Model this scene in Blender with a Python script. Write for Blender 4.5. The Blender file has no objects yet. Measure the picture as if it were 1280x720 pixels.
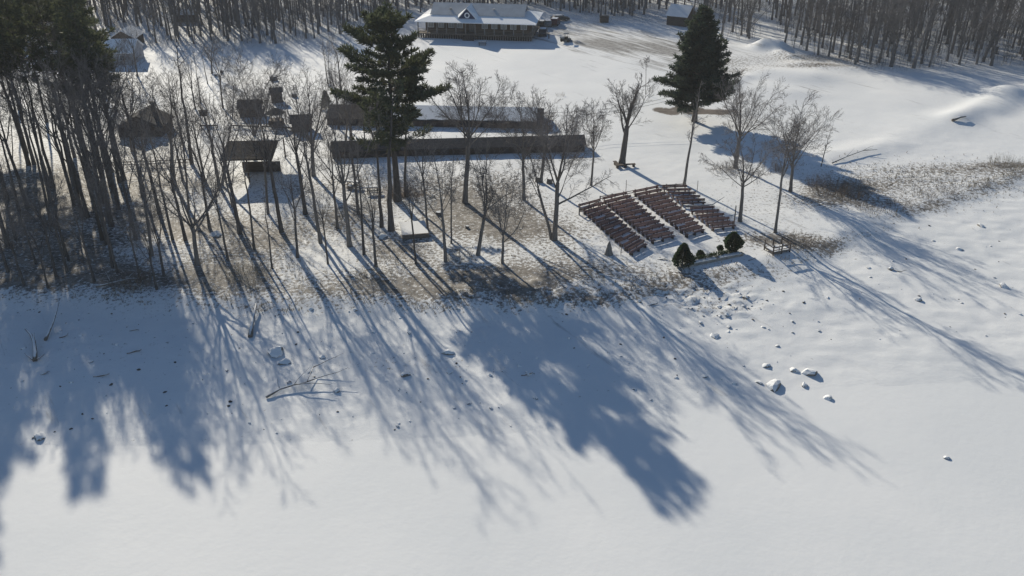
import bpy, bmesh, math, random
import numpy as np
from mathutils import Vector, Matrix

# ------------------------------------------------------------------ camera, sky, sun, exposure
SC = bpy.context.scene
COL = SC.collection
R = math.radians
CAM_H, PITCH, FPX = 42.7, R(27.6), 1100.0
cam_d = bpy.data.cameras.new('camera')
cam = bpy.data.objects.new('camera', cam_d)
COL.objects.link(cam)
cam.location = (0, 0, CAM_H)
cam.rotation_euler = (R(90) - PITCH, 0, 0)
cam_d.sensor_width = 36.0
cam_d.lens = 36.0 * FPX / 1280.0
cam_d.clip_start, cam_d.clip_end = 0.5, 6000
SC.camera = cam

SUN_EL = R(22.8)
SUN_AZ = math.atan2(-0.448, 0.894)            # measured from +Y towards +X
W = bpy.data.worlds.new('World'); SC.world = W; W.use_nodes = True
nt = W.node_tree; nt.nodes.clear()
sky = nt.nodes.new('ShaderNodeTexSky'); sky.sky_type = 'NISHITA'; sky.sun_disc = False
sky.sun_elevation = SUN_EL; sky.sun_rotation = SUN_AZ % (2 * math.pi)
sky.air_density = 1.0; sky.dust_density = 0.1; sky.ozone_density = 3.0
bg = nt.nodes.new('ShaderNodeBackground'); bg.inputs['Strength'].default_value = 0.078
wo = nt.nodes.new('ShaderNodeOutputWorld')
nt.links.new(sky.outputs[0], bg.inputs[0]); nt.links.new(bg.outputs[0], wo.inputs[0])
sl = bpy.data.lights.new('sun', 'SUN'); sl.energy = 5.0; sl.angle = R(0.6); sl.color = (1.0, 0.915, 0.755)
sun = bpy.data.objects.new('sun', sl); COL.objects.link(sun)
SUN_TRAVEL = Vector((-math.sin(SUN_AZ) * math.cos(SUN_EL), -math.cos(SUN_AZ) * math.cos(SUN_EL), -math.sin(SUN_EL)))
sun.rotation_euler = SUN_TRAVEL.to_track_quat('-Z', 'Y').to_euler()
SC.view_settings.view_transform = 'Standard'; SC.view_settings.look = 'None'
SC.view_settings.gamma = 1.0; SC.view_settings.exposure = 0.13
SC.view_settings.use_curve_mapping = False
SC.cycles.max_bounces = 6
SC.cycles.volume_bounces = 0

# ------------------------------------------------------------------ noise and ground height
def _hash(ix, iy, s):
    h = (ix * 374761393 + iy * 668265263 + s * 1442695041) & 0x7fffffff
    h = ((h ^ (h >> 13)) * 1274126177) & 0x7fffffff
    return ((h ^ (h >> 16)) & 0xffff) / 65535.0
def vnoise(x, y, s=0):
    x = np.asarray(x, float); y = np.asarray(y, float)
    ix = np.floor(x).astype(np.int64); iy = np.floor(y).astype(np.int64)
    fx = x - ix; fy = y - iy
    fx = fx * fx * (3 - 2 * fx); fy = fy * fy * (3 - 2 * fy)
    a = _hash(ix, iy, s); b = _hash(ix + 1, iy, s); c = _hash(ix, iy + 1, s); d = _hash(ix + 1, iy + 1, s)
    return (a + (b - a) * fx) * (1 - fy) + (c + (d - c) * fx) * fy - 0.5
def fbm(x, y, s=0, o=3):
    t = 0; a = 1
    for k in range(o):
        t = t + a * vnoise(x * 2 ** k, y * 2 ** k, s + 17 * k); a *= 0.5
    return t
def sstep(a, b, x):
    t = np.clip((x - a) / (b - a), 0, 1); return t * t * (3 - 2 * t)

BANK = [(-400, 92), (-120, 84), (-53, 80.8), (-37, 79.9), (-21, 79.6), (-6.5, 79), (4, 79.6), (13.6, 83), (19, 84.6), (25.7, 87.2), (31.6, 89.9), (38.7, 94.9), (46.9, 101.5), (56.6, 107.7), (72.5, 118), (110, 132), (400, 170)]
EDGE = [(-400, 58), (-41, 57), (-21, 57), (0, 58.5), (15.5, 63.5), (25, 64.6), (46, 67), (90, 70), (400, 78)]
LAKE = -1.4
FLAT = -2.6
def cam_ground(px, py, z=0.0):
    v = (py - 360) / FPX
    fw = math.cos(PITCH) - v * math.sin(PITCH); dn = math.sin(PITCH) + v * math.cos(PITCH)
    D = (CAM_H - z) / dn
    return (px - 640) / FPX * D, fw * D
def ridge(X, Y, ax, ay, bx, by, w, h):
    dx, dy = bx - ax, by - ay; L2 = dx * dx + dy * dy
    t = np.clip(((X - ax) * dx + (Y - ay) * dy) / L2, 0, 1)
    d2 = (X - ax - t * dx) ** 2 + (Y - ay - t * dy) ** 2
    return h * np.exp(-d2 / (w * w))
_r = lambda a, b: cam_ground(*a) + cam_ground(*b)
RIDGES = [(_r((1196, 150), (1255, 118)), 2.6, 0.85), (_r((1245, 140), (1275, 122)), 2.2, 0.5), (_r((1255, 118), (1330, 108)), 3.5, 0.8),
          (_r((1130, 172), (1190, 152)), 5, 0.45), (_r((955, 60), (972, 62)), 2.6, 2.0), (_r((976, 68), (990, 72)), 1.6, 0.8),
          (_r((1000, 80), (1060, 86)), 3, 0.5), (_r((960, 92), (1010, 96)), 5, 0.7), (_r((930, 108), (985, 118)), 5, 0.6),
          (_r((690, 48), (720, 55)), 1.4, 0.9), (_r((720, 57), (850, 92)), 1.6, 0.3),
          (_r((880, 120), (930, 98)), 2.0, 0.5), (_r((1040, 195), (1110, 182)), 3.0, 0.5)]
def ground_z(X, Y):
    X = np.asarray(X, float); Y = np.asarray(Y, float)
    wob = 0.9 * vnoise(X / 3.1, Y / 60, 5) + 0.5 * vnoise(X / 1.1, Y / 50, 6)
    yb = np.interp(X, [p[0] for p in BANK], [p[1] for p in BANK]) + wob
    yl = np.interp(X, [p[0] for p in EDGE], [p[1] for p in EDGE])
    d = yb - Y
    t = np.clip(d / np.maximum(yb - yl, 5), -1, 2.0)
    drop = 0.42 * sstep(-0.8, 4.0, d) + np.where(d > 0, 0.98 * t, 0)
    bed = sstep(0, 3, d) * (1 - sstep(0.8, 1.05, t))
    z = -drop
    z = z + bed * (0.17 * fbm(X / 5.0, Y / 5.0, 3, 4) + 0.10 * fbm(X / 1.1, Y / 0.9, 8, 2))
    up = 1 - sstep(-1.5, 1.0, d)
    z = z + up * (0.25 * fbm(X / 14.0, Y / 14.0, 11, 3) + 0.055 * fbm(X / 1.6, Y / 1.6, 12, 2) * (1 - sstep(130, 160, Y)))
    for (ax, ay, bx, by), w, h in RIDGES:
        z = z + ridge(X, Y, ax, ay, bx, by, w, h)
    # rubble strip below the terrace and churned crust along the shore
    for (cx, cy) in (cam_ground(905, 390, -1.4), cam_ground(720, 378, -1.2), cam_ground(865, 372, -1.2), cam_ground(640, 385, -1.4)):
        g = np.exp(-(((X - cx) / 6.0) ** 2 + ((Y - cy) / 2.6) ** 2))
        z = z + g * 0.75 * np.abs(fbm(X / 0.9, Y / 0.9, 21, 2))
    rx, ry = cam_ground(1140, 222)
    g = np.exp(-(((X - rx) / 12) ** 2 + ((Y - ry) / 5) ** 2))
    z = z + g * 0.35 * np.abs(fbm(X / 1.2, Y / 1.2, 31, 2))
    # hills beyond the wood
    far = np.maximum(Y - 330, 0) + np.maximum(np.abs(X) - 260, 0)
    z = z + 14 * sstep(0, 1500, far)
    return np.maximum(z, FLAT)
def gz(x, y):
    return max(float(ground_z(x, y)), LAKE)
def at(px, py):
    """where the photo's pixel meets the ground"""
    z = 0.0
    for _ in range(12):
        x, y = cam_ground(px, py, z)
        z = 0.5 * z + 0.5 * gz(x, y)
    x, y = cam_ground(px, py, z)
    return Vector((x, y, gz(x, y)))
def height_to(base, px, py):
    """height above BASE and sideways offset of a point seen at the pixel, as deep as BASE"""
    v = (py - 360) / FPX
    fw = math.cos(PITCH) - v * math.sin(PITCH); dn = math.sin(PITCH) + v * math.cos(PITCH)
    D = base.y / fw
    return CAM_H - dn * D - base.z, (px - 640) / FPX * D - base.x

# ------------------------------------------------------------------ materials
def mat(name, col, rough=0.8, var=0.25, scale=4.0, col2=None, metallic=0.0, bump=0.0, stretch=None, spec=0.3):
    m = bpy.data.materials.new(name); m.use_nodes = True
    n = m.node_tree.nodes; l = m.node_tree.links
    b = n['Principled BSDF']; b.inputs['Roughness'].default_value = rough; b.inputs['Metallic'].default_value = metallic
    b.inputs['Specular IOR Level'].default_value = spec
    tc = n.new('ShaderNodeTexCoord'); mp = n.new('ShaderNodeMapping')
    l.new(tc.outputs['Object'], mp.inputs[0])
    if stretch: mp.inputs['Scale'].default_value = stretch
    no = n.new('ShaderNodeTexNoise'); no.inputs['Scale'].default_value = scale; no.inputs['Detail'].default_value = 5
    no.inputs['Roughness'].default_value = 0.65
    l.new(mp.outputs[0], no.inputs['Vector'])
    cr = n.new('ShaderNodeValToRGB')
    c2 = col2 or tuple(min(1, c * (1 + var)) for c in col); c1 = tuple(c * (1 - var) for c in col) if not col2 else col
    cr.color_ramp.elements[0].position = 0.35; cr.color_ramp.elements[1].position = 0.66
    cr.color_ramp.elements[0].color = (*c1, 1); cr.color_ramp.elements[1].color = (*c2, 1)
    l.new(no.outputs['Fac'], cr.inputs[0])
    oi = n.new('ShaderNodeObjectInfo'); mr = n.new('ShaderNodeMapRange')
    mr.inputs['To Min'].default_value = 0.82; mr.inputs['To Max'].default_value = 1.18
    l.new(oi.outputs['Random'], mr.inputs['Value'])
    mx = n.new('ShaderNodeMix'); mx.data_type = 'RGBA'; mx.blend_type = 'MULTIPLY'; mx.inputs[0].default_value = 1.0
    l.new(cr.outputs[0], mx.inputs[6]); l.new(mr.outputs[0], mx.inputs[7])
    l.new(mx.outputs[2], b.inputs['Base Color'])
    if bump:
        bp = n.new('ShaderNodeBump'); bp.inputs['Strength'].default_value = bump; bp.inputs['Distance'].default_value = 0.05
        l.new(no.outputs['Fac'], bp.inputs['Height']); l.new(bp.outputs[0], b.inputs['Normal'])
    return m

def leafy(m, tint, amount):
    """light passing through thin needles and leaves"""
    n = m.node_tree.nodes; l = m.node_tree.links; b = n['Principled BSDF']; tb = n.new('ShaderNodeBsdfTranslucent'); tb.inputs[0].default_value = (*tint, 1)
    ms = n.new('ShaderNodeMixShader'); ms.inputs[0].default_value = amount
    l.new(b.outputs[0], ms.inputs[1]); l.new(tb.outputs[0], ms.inputs[2]); l.new(ms.outputs[0], n['Material Output'].inputs[0])
    return m
SNOWC = (0.80, 0.815, 0.83)
def snow_ground(name, litter=True):
    m = bpy.data.materials.new(name); m.use_nodes = True
    n = m.node_tree.nodes; l = m.node_tree.links
    b = n['Principled BSDF']; b.inputs['Roughness'].default_value = 0.75; b.inputs['Specular IOR Level'].default_value = 0.25
    tc = n.new('ShaderNodeTexCoord')
    def noise(scale, detail=4, rough=0.6, vec=None):
        x = n.new('ShaderNodeTexNoise'); x.inputs['Scale'].default_value = scale; x.inputs['Detail'].default_value = detail
        x.inputs['Roughness'].default_value = rough
        l.new(vec or tc.outputs['Object'], x.inputs['Vector']); return x
    def math_(op, a, c=None, cl=False):
        x = n.new('ShaderNodeMath'); x.operation = op; x.use_clamp = cl
        for i, q in enumerate((a, c)):
            if q is None: continue
            if isinstance(q, (int, float)): x.inputs[i].default_value = q
            else: l.new(q, x.inputs[i])
        return x.outputs[0]
    def ramp(f, c1, c2, p1=0.35, p2=0.65):
        x = n.new('ShaderNodeValToRGB'); x.color_ramp.elements[0].position = p1; x.color_ramp.elements[1].position = p2
        x.color_ramp.elements[0].color = (*c1, 1); x.color_ramp.elements[1].color = (*c2, 1); l.new(f, x.inputs[0]); return x.outputs[0]
    def mix(f, a, c):
        x = n.new('ShaderNodeMix'); x.data_type = 'RGBA'; l.new(f, x.inputs[0]); l.new(a, x.inputs[6]); l.new(c, x.inputs[7]); return x.outputs[2]
    big = noise(0.06, 3)
    col = ramp(big.outputs['Fac'], (0.75, 0.77, 0.785), (0.82, 0.83, 0.835))
    fine = noise(1.1, 5, 0.65)
    if litter:
        at_ = n.new('ShaderNodeVertexColor'); at_.layer_name = 'wear'
        sp = n.new('ShaderNodeSeparateColor'); l.new(at_.outputs['Color'], sp.inputs[0])
        spk = noise(2.3, 7, 0.78); hue = noise(0.7, 4)
        lit = ramp(hue.outputs['Fac'], (0.105, 0.092, 0.08), (0.29, 0.265, 0.235))
        f = math_('ADD', sp.outputs[0], math_('MULTIPLY', math_('SUBTRACT', spk.outputs['Fac'], 0.5), 3.6))
        f = math_('MULTIPLY', math_('SUBTRACT', f, 0.46), 3.4, True)
        col = mix(f, col, lit)
        mp = n.new('ShaderNodeMapping'); mp.vector_type = 'TEXTURE'; mp.inputs['Rotation'].default_value = (0, 0, R(-55)); mp.inputs['Scale'].default_value = (8.0, 1.0, 1.0)
        l.new(tc.outputs['Object'], mp.inputs[0])
        st = noise(0.55, 6, 0.68, mp.outputs[0])
        g = math_('ADD', sp.outputs[1], math_('MULTIPLY', math_('SUBTRACT', st.outputs['Fac'], 0.5), 3.2))
        g = math_('MULTIPLY', math_('SUBTRACT', g, 0.38), 1.6, True)
        road = ramp(fine.outputs['Fac'], (0.17, 0.165, 0.16), (0.36, 0.355, 0.35))
        col = mix(g, col, road)
        h = math_('ADD', sp.outputs[2], math_('MULTIPLY', math_('SUBTRACT', spk.outputs['Fac'], 0.5), 0.9))
        h = math_('MULTIPLY', math_('SUBTRACT', h, 0.45), 4, True)
        bare = ramp(hue.outputs['Fac'], (0.10, 0.083, 0.068), (0.185, 0.155, 0.13))
        col = mix(h, col, bare)
    l.new(col, b.inputs['Base Color'])
    bp = n.new('ShaderNodeBump'); bp.inputs['Strength'].default_value = 0.26 if litter else 0.14; bp.inputs['Distance'].default_value = 0.16
    l.new(fine.outputs['Fac'], bp.inputs['Height']); l.new(bp.outputs[0], b.inputs['Normal'])
    return m

def snowy(name, col, lo=0.35, hi=0.6, scale=3.0):
    """a material that carries snow on its upward faces"""
    m = mat(name, col, 0.9, 0.3, scale, bump=0.3)
    n = m.node_tree.nodes; l = m.node_tree.links; b = n['Principled BSDF']
    src = b.inputs['Base Color'].links[0].from_socket
    ge = n.new('ShaderNodeNewGeometry'); se = n.new('ShaderNodeSeparateXYZ'); l.new(ge.outputs['Normal'], se.inputs[0])
    no = n.new('ShaderNodeTexNoise'); no.inputs['Scale'].default_value = scale
    tc = n.new('ShaderNodeTexCoord'); l.new(tc.outputs['Object'], no.inputs['Vector'])
    ad = n.new('ShaderNodeMath'); ad.operation = 'MULTIPLY_ADD'; l.new(no.outputs['Fac'], ad.inputs[0]); ad.inputs[1].default_value = 0.5
    l.new(se.outputs[2], ad.inputs[2])
    mr = n.new('ShaderNodeMapRange'); mr.inputs['From Min'].default_value = lo + 0.25; mr.inputs['From Max'].default_value = hi + 0.25
    l.new(ad.outputs[0], mr.inputs['Value'])
    mx = n.new('ShaderNodeMix'); mx.data_type = 'RGBA'; l.new(mr.outputs[0], mx.inputs[0]); l.new(src, mx.inputs[6]); mx.inputs[7].default_value = (*SNOWC, 1)
    l.new(mx.outputs[2], b.inputs['Base Color'])
    return m

M = dict(
    ground=snow_ground('snow_over_ground'), lake=snow_ground('snow_on_ice', False),
    bark=mat('grey_bark', (0.17, 0.155, 0.145), 0.95, 0.35, 2.0, bump=0.4, stretch=(3, 3, 0.5)),
    darkbark=mat('dark_bark', (0.105, 0.095, 0.09), 0.95, 0.35, 2.0, bump=0.4, stretch=(3, 3, 0.5)),
    twig=mat('twig_bark', (0.19, 0.17, 0.16), 0.95, 0.25, 1.0),
    ftwig=mat('wood_twig_bark', (0.17, 0.158, 0.152), 0.95, 0.25, 1.0),
    needle=mat('pine_needles', (0.085, 0.098, 0.066), 0.7, 0.5, 0.35, spec=0.2),
    needle2=mat('fir_needles', (0.055, 0.075, 0.058), 0.7, 0.45, 0.4, spec=0.2),
    evergreen=mat('evergreen_leaves', (0.035, 0.060, 0.030), 0.7, 0.4, 1.5, spec=0.2),
    rust=mat('rusty_leaves', (0.20, 0.12, 0.07), 0.9, 0.4, 2.0),
    weed=mat('dead_weeds', (0.29, 0.25, 0.19), 0.95, 0.4, 0.8),
    brush=mat('brush_twigs', (0.16, 0.125, 0.10), 0.95, 0.35, 0.8),
    stone=snowy('snowy_stone', (0.19, 0.175, 0.16), 0.30, 0.5),
    barestone=mat('bare_stone', (0.085, 0.078, 0.072), 0.9, 0.4, 3.0),
    drift=snowy('driftwood', (0.17, 0.15, 0.135), 0.62, 0.8, 2.0),
    plank=mat('bench_plank', (0.20, 0.128, 0.118), 0.8, 0.3, 1.5, stretch=(1, 8, 8)),
    wood=mat('weathered_wood', (0.20, 0.165, 0.135), 0.85, 0.3, 1.5, stretch=(1, 6, 6)),
    darkwood=mat('dark_wood', (0.085, 0.068, 0.058), 0.85, 0.3, 1.2, stretch=(1, 1, 5)),
    shingle=mat('dark_shingles', (0.062, 0.059, 0.060), 0.9, 0.25, 1.0, bump=0.3, stretch=(1, 5, 5)),
    graywood=mat('grey_boards', (0.22, 0.205, 0.19), 0.9, 0.3, 1.0, stretch=(6, 6, 1)),
    metalroof=mat('pale_metal_roof', (0.55, 0.57, 0.58), 0.55, 0.12, 0.6, metallic=0.0),
    snowroof=mat('roof_snow', (0.79, 0.805, 0.82), 0.8, 0.04, 0.8, bump=0.2),
    blue=mat('navy_siding', (0.030, 0.045, 0.11), 0.7, 0.15, 2.0),
    white=mat('white_paint', (0.72, 0.73, 0.74), 0.6, 0.06, 2.0),
    cream=mat('pale_siding', (0.42, 0.42, 0.45), 0.7, 0.06, 2.0),
    log=mat('brown_log_wall', (0.135, 0.095, 0.07), 0.85, 0.3, 1.5, stretch=(0.6, 0.6, 5)),
    glass=mat('window_glass', (0.05, 0.06, 0.075), 0.12, 0.15, 1.0, spec=0.6),
    brightglass=mat('curtained_glass', (0.36, 0.37, 0.38), 0.25, 0.2, 1.0, spec=0.5),
    stonewall=mat('stone_foundation', (0.26, 0.24, 0.215), 0.9, 0.4, 2.5, bump=0.5),
    black=mat('black_rubber', (0.02, 0.02, 0.022), 0.8, 0.2, 3.0),
    paintblack=mat('black_car_paint', (0.025, 0.027, 0.032), 0.3, 0.1, 3.0, spec=0.5),
    paintgrey=mat('grey_car_paint', (0.16, 0.17, 0.185), 0.3, 0.1, 3.0, spec=0.5),
    paintred=mat('maroon_car_paint', (0.10, 0.025, 0.025), 0.3, 0.1, 3.0, spec=0.5),
    steel=mat('galvanised_steel', (0.35, 0.36, 0.37), 0.45, 0.1, 3.0, metallic=0.6),
    lamp=mat('lamp_lens', (0.6, 0.6, 0.58), 0.2, 0.05, 3.0),
    shadeshingle=mat('shade_toned_shingles', (0.036, 0.033, 0.033), 0.95, 0.25, 1.0, bump=0.3, stretch=(1, 5, 5), spec=0.1),  # dark shingles toned down further, shade of the shallow shelter roof put into the colour
    green=mat('dark_green_canvas', (0.05, 0.065, 0.058), 0.85, 0.2, 1.5),
)

leafy(M['needle'], (.10, .115, .055), .26); leafy(M['needle2'], (.075, .10, .06), .24); leafy(M['evergreen'], (.06, .10, .04), .25)
# ------------------------------------------------------------------ mesh helpers
class MB:
    def __init__(s): s.v = []; s.f = []
    def box(s, c, size, rz=0.0, taper=1.0):
        x, y, z = size[0] / 2, size[1] / 2, size[2] / 2; k = len(s.v); ca, sa = math.cos(rz), math.sin(rz)
        for dz, t in ((-z, 1), (z, taper)):
            for dx, dy in ((-x, -y), (x, -y), (x, y), (-x, y)):
                dx *= t; dy *= t
                s.v.append((c[0] + dx * ca - dy * sa, c[1] + dx * sa + dy * ca, c[2] + dz))
        s.f += [(k, k + 3, k + 2, k + 1), (k + 4, k + 5, k + 6, k + 7)] + [(k + i, k + (i + 1) % 4, k + 4 + (i + 1) % 4, k + 4 + i) for i in range(4)]
        return s
    def poly(s, pts, thick):
        """solid from a planar outline, thickened along THICK"""
        k = len(s.v); n = len(pts); t = Vector(thick)
        for p in pts: s.v.append(tuple(p))
        for p in pts: s.v.append(tuple(Vector(p) + t))
        s.f.append(tuple(range(k, k + n))); s.f.append(tuple(reversed(range(k + n, k + 2 * n))))
        for i in range(n): s.f.append((k + i, k + n + i, k + n + (i + 1) % n, k + (i + 1) % n))
        return s
    def tube(s, pts, rad, sides=4, cap=False):
        n = len(pts); k = len(s.v); v = s.v; f = s.f
        cs = _RING[sides]
        px = py = None
        for i in range(n):
            p = pts[i]
            if i == 0: a = pts[1]; b = p
            else: a = p; b = pts[i - 1]
            dx, dy, dz = a[0] - b[0], a[1] - b[1], a[2] - b[2]
            L = math.sqrt(dx * dx + dy * dy + dz * dz) or 1e-6
            dx /= L; dy /= L; dz /= L
            if abs(dz) < 0.95: ux, uy, uz = dy, -dx, 0.0
            else: ux, uy, uz = 0.0, dz, -dy
            L = math.sqrt(ux * ux + uy * uy + uz * uz) or 1e-6
            ux /= L; uy /= L; uz /= L
            wx, wy, wz = dy * uz - dz * uy, dz * ux - dx * uz, dx * uy - dy * ux
            r = rad[i]
            for c, q in cs:
                v.append((p[0] + r * (c * ux + q * wx), p[1] + r * (c * uy + q * wy), p[2] + r * (c * uz + q * wz)))
        for i in range(n - 1):
            for j in range(sides):
                a = k + i * sides + j; b = k + i * sides + (j + 1) % sides
                f.append((a, b, b + sides, a + sides))
        if cap:
            f.append(tuple(range(k + sides - 1, k - 1, -1))); f.append(tuple(range(k + (n - 1) * sides, k + n * sides)))
        return s
    def mesh(s, name, m, smooth=False):
        me = bpy.data.meshes.new(name); me.from_pydata(s.v, [], s.f); me.materials.append(m)
        if smooth: me.polygons.foreach_set('use_smooth', [True] * len(me.polygons))
        me.update(); return me
    def build(s, name, m, parent=None, smooth=False, loc=None):
        return link(name, s.mesh(name, m, smooth), parent, loc)
_RING = {k: [(math.cos(2 * math.pi * i / k), math.sin(2 * math.pi * i / k)) for i in range(k)] for k in (3, 4, 5, 6, 8, 10, 12, 16)}

def link(name, me, parent=None, loc=None):
    o = bpy.data.objects.new(name, me); COL.objects.link(o)
    if parent: o.parent = parent
    if loc is not None: o.location = loc
    return o
def tag(o, label, cat, group=None, kind=None):
    if label: o['label'] = label
    if cat: o['category'] = cat
    if group: o['group'] = group
    if kind: o['kind'] = kind
    return o
def thing(name, label, cat, loc, rz=0.0, group=None, sc=None):
    o = bpy.data.objects.new(name, None); COL.objects.link(o); o.empty_display_size = 0.3
    o.location = loc; o.rotation_euler = (0, 0, rz)
    if sc: o.scale = (sc, sc, sc)
    return tag(o, label, cat, group)

# ------------------------------------------------------------------ the ground and the frozen lake
def axis(a, b, step, lo, hi, g=1.35):
    v = list(np.arange(a, b + 1e-6, step)); s = step; x = v[-1]
    while x < hi: s *= g; x += s; v.append(x)
    s = step; x = v[0]; pre = []
    while x > lo: s *= g; x -= s; pre.append(x)
    return pre[::-1] + v
XS = np.array(axis(-92, 104, 0.5, -2500, 2500))
YS = np.array(axis(52, 132, 0.42, -600, 132)[:-1] + axis(132.4, 262, 0.8, 132, 3000)[1:])
YS = np.unique(np.round(YS, 4))
GX, GY = np.meshgrid(XS, YS)
GZ = ground_z(GX, GY)
def ell(px, py, rx, ry, s, rot=0.0, z=0.0, p=1.0):
    cx, cy = cam_ground(px, py, z); a = R(rot)
    dx, dy = GX - cx, GY - cy
    u = dx * math.cos(a) + dy * math.sin(a); w = -dx * math.sin(a) + dy * math.cos(a)
    return s * np.exp(-((u / rx) ** 2 + (w / ry) ** 2) ** p)
litter = np.zeros_like(GX); road = np.zeros_like(GX); bare = np.zeros_like(GX)
_wob = 0.9 * vnoise(GX / 3.1, GY / 60, 5) + 0.5 * vnoise(GX / 1.1, GY / 50, 6)
_yb = np.interp(GX, [p[0] for p in BANK], [p[1] for p in BANK]) + _wob
dB = GY - _yb + 2.6 * fbm(GX / 5.0, GY / 5.0, 61, 3) + 1.2
westw = 1 - sstep(-2, 12, GX)
litter += 0.45 * westw * sstep(-3.0, 1.5, dB) * (1 - sstep(3, 9, dB))
litter += 0.56 * westw * 1.3 * sstep(1, 5, dB) * (1 - sstep(22, 52, dB)) * (0.75 + 0.9 * fbm(GX / 7, GY / 7, 41, 2))
litter += 0.42 * sstep(40, 52, -GX) * sstep(0, 5, dB) * (1 - sstep(50, 75, dB))
litter += 0.28 * sstep(-3.0, -0.5, dB) * (1 - sstep(0.0, 2.5, dB)) * sstep(0, 10, GX)
for e in ((720, 372, 9, 2.0, .42), (905, 392, 5, 1.6, .40, 0, -1.3), (862, 372, 6, 1.5, .36, 0, -1.2), (1140, 225, 17, 7, .56), (1120, 255, 8, 2.6, .5), (1240, 210, 12, 2.6, .52), (1258, 205, 4, 1.2, .62),
          (1060, 235, 6, 3, .55), (1030, 250, 5, 3, .5), (995, 300, 5, 1.6, .6), (960, 300, 5, 2.2, .42), (1020, 310, 5, 1.4, .5), (430, 265, 6, 3.5, .32), (300, 340, 6, 3, .40), (350, 300, 6, 4, .3),
          (330, 90, 10, 6, .28), (500, 470, 8, 2, .26, 0, -2.4), (150, 455, 10, 3, .16, 0, -2.2), (700, 285, 6, 2, .22), (880, 270, 14, 10, .10), (760, 330, 6, 3, .22), (250, 55, 26, 9, .32), (430, 40, 18, 10, .30),
          (1150, 80, 30, 9, .42), (1010, 72, 12, 5, .5), (890, 25, 30, 16, .34), (900, 78, 8, 6, .55), (740, 20, 30, 12, .28), (820, 285, 16, 12, .17), (640, 300, 14, 10, .2), (560, 240, 16, 12, .2), (960, 260, 8, 8, .2), (880, 350, 9, 2.5, .3, 0, -.8), (760, 345, 8, 3, .3, 0, -.4), (1020, 84, 9, 2.0, .55), (915, 90, 8, 2.5, .5)):
    litter += ell(*e)
for e in ((770, 58, 18, 9, .62, -20), (810, 60, 14, 10, .62, -15), (735, 40, 20, 8, .50, -10), (700, 30, 14, 6, .5), (830, 82, 8, 6, .6), (690, 42, 5, 3, .3), (905, 62, 14, 8, .32, -12), (985, 82, 14, 4, .26), (820, 110, 4, 5, .25), (955, 100, 9, 6, .25), (1000, 110, 10, 4, .22)):
    road += ell(*e)
bare += ell(850, 137, 4.8, 3.4, 1.0, 8, 0, 3) + ell(895, 140, 3.5, 2.0, .8, 0, 0, 2) + ell(497, 247, 2.6, 1.6, .55) + ell(520, 245, 2.4, 1.2, .45) + ell(868, 152, 2, 1.2, .5)
bare *= 1 + 1.1 * fbm(GX / 2.2, GY / 2.2, 55, 3)
verts = np.stack([GX.ravel(), GY.ravel(), GZ.ravel()], 1)
ny, nx = GX.shape
ii = (np.arange(ny - 1)[:, None] * nx + np.arange(nx - 1)[None, :]).ravel()
faces = np.stack([ii, ii + 1, ii + nx + 1, ii + nx], 1)
gm = bpy.data.meshes.new('snowy_ground')
gm.vertices.add(len(verts)); gm.vertices.foreach_set('co', verts.ravel())
gm.loops.add(faces.size); gm.loops.foreach_set('vertex_index', faces.ravel().astype(np.int32))
gm.polygons.add(len(faces)); gm.polygons.foreach_set('loop_start', np.arange(0, faces.size, 4, dtype=np.int32))
gm.polygons.foreach_set('loop_total', np.full(len(faces), 4, np.int32))
gm.update(calc_edges=True); gm.polygons.foreach_set('use_smooth', [True] * len(faces))
ca = gm.color_attributes.new('wear', 'FLOAT_COLOR', 'POINT')
ca.data.foreach_set('color', np.stack([litter.ravel().clip(0, .9), road.ravel().clip(0, 1), bare.ravel().clip(0, 1), np.ones(litter.size)], 1).ravel())
gm.materials.append(M['ground'])
tag(link('snowy_ground', gm), None, None, kind='structure')
lk = MB(); xs = [-2500, -400, -100, -50, 0, 50, 100, 400, 2500]; ys = [-800, -100, 0, 40, 60, 90, 140]
for y in ys:
    for x in xs: lk.v.append((x, y, LAKE))
for j in range(len(ys) - 1):
    for i in range(len(xs) - 1):
        a = j * len(xs) + i; lk.f.append((a, a + 1, a + 1 + len(xs), a + len(xs)))
tag(lk.build('frozen_lake', M['lake']), None, None, kind='structure')

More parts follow.
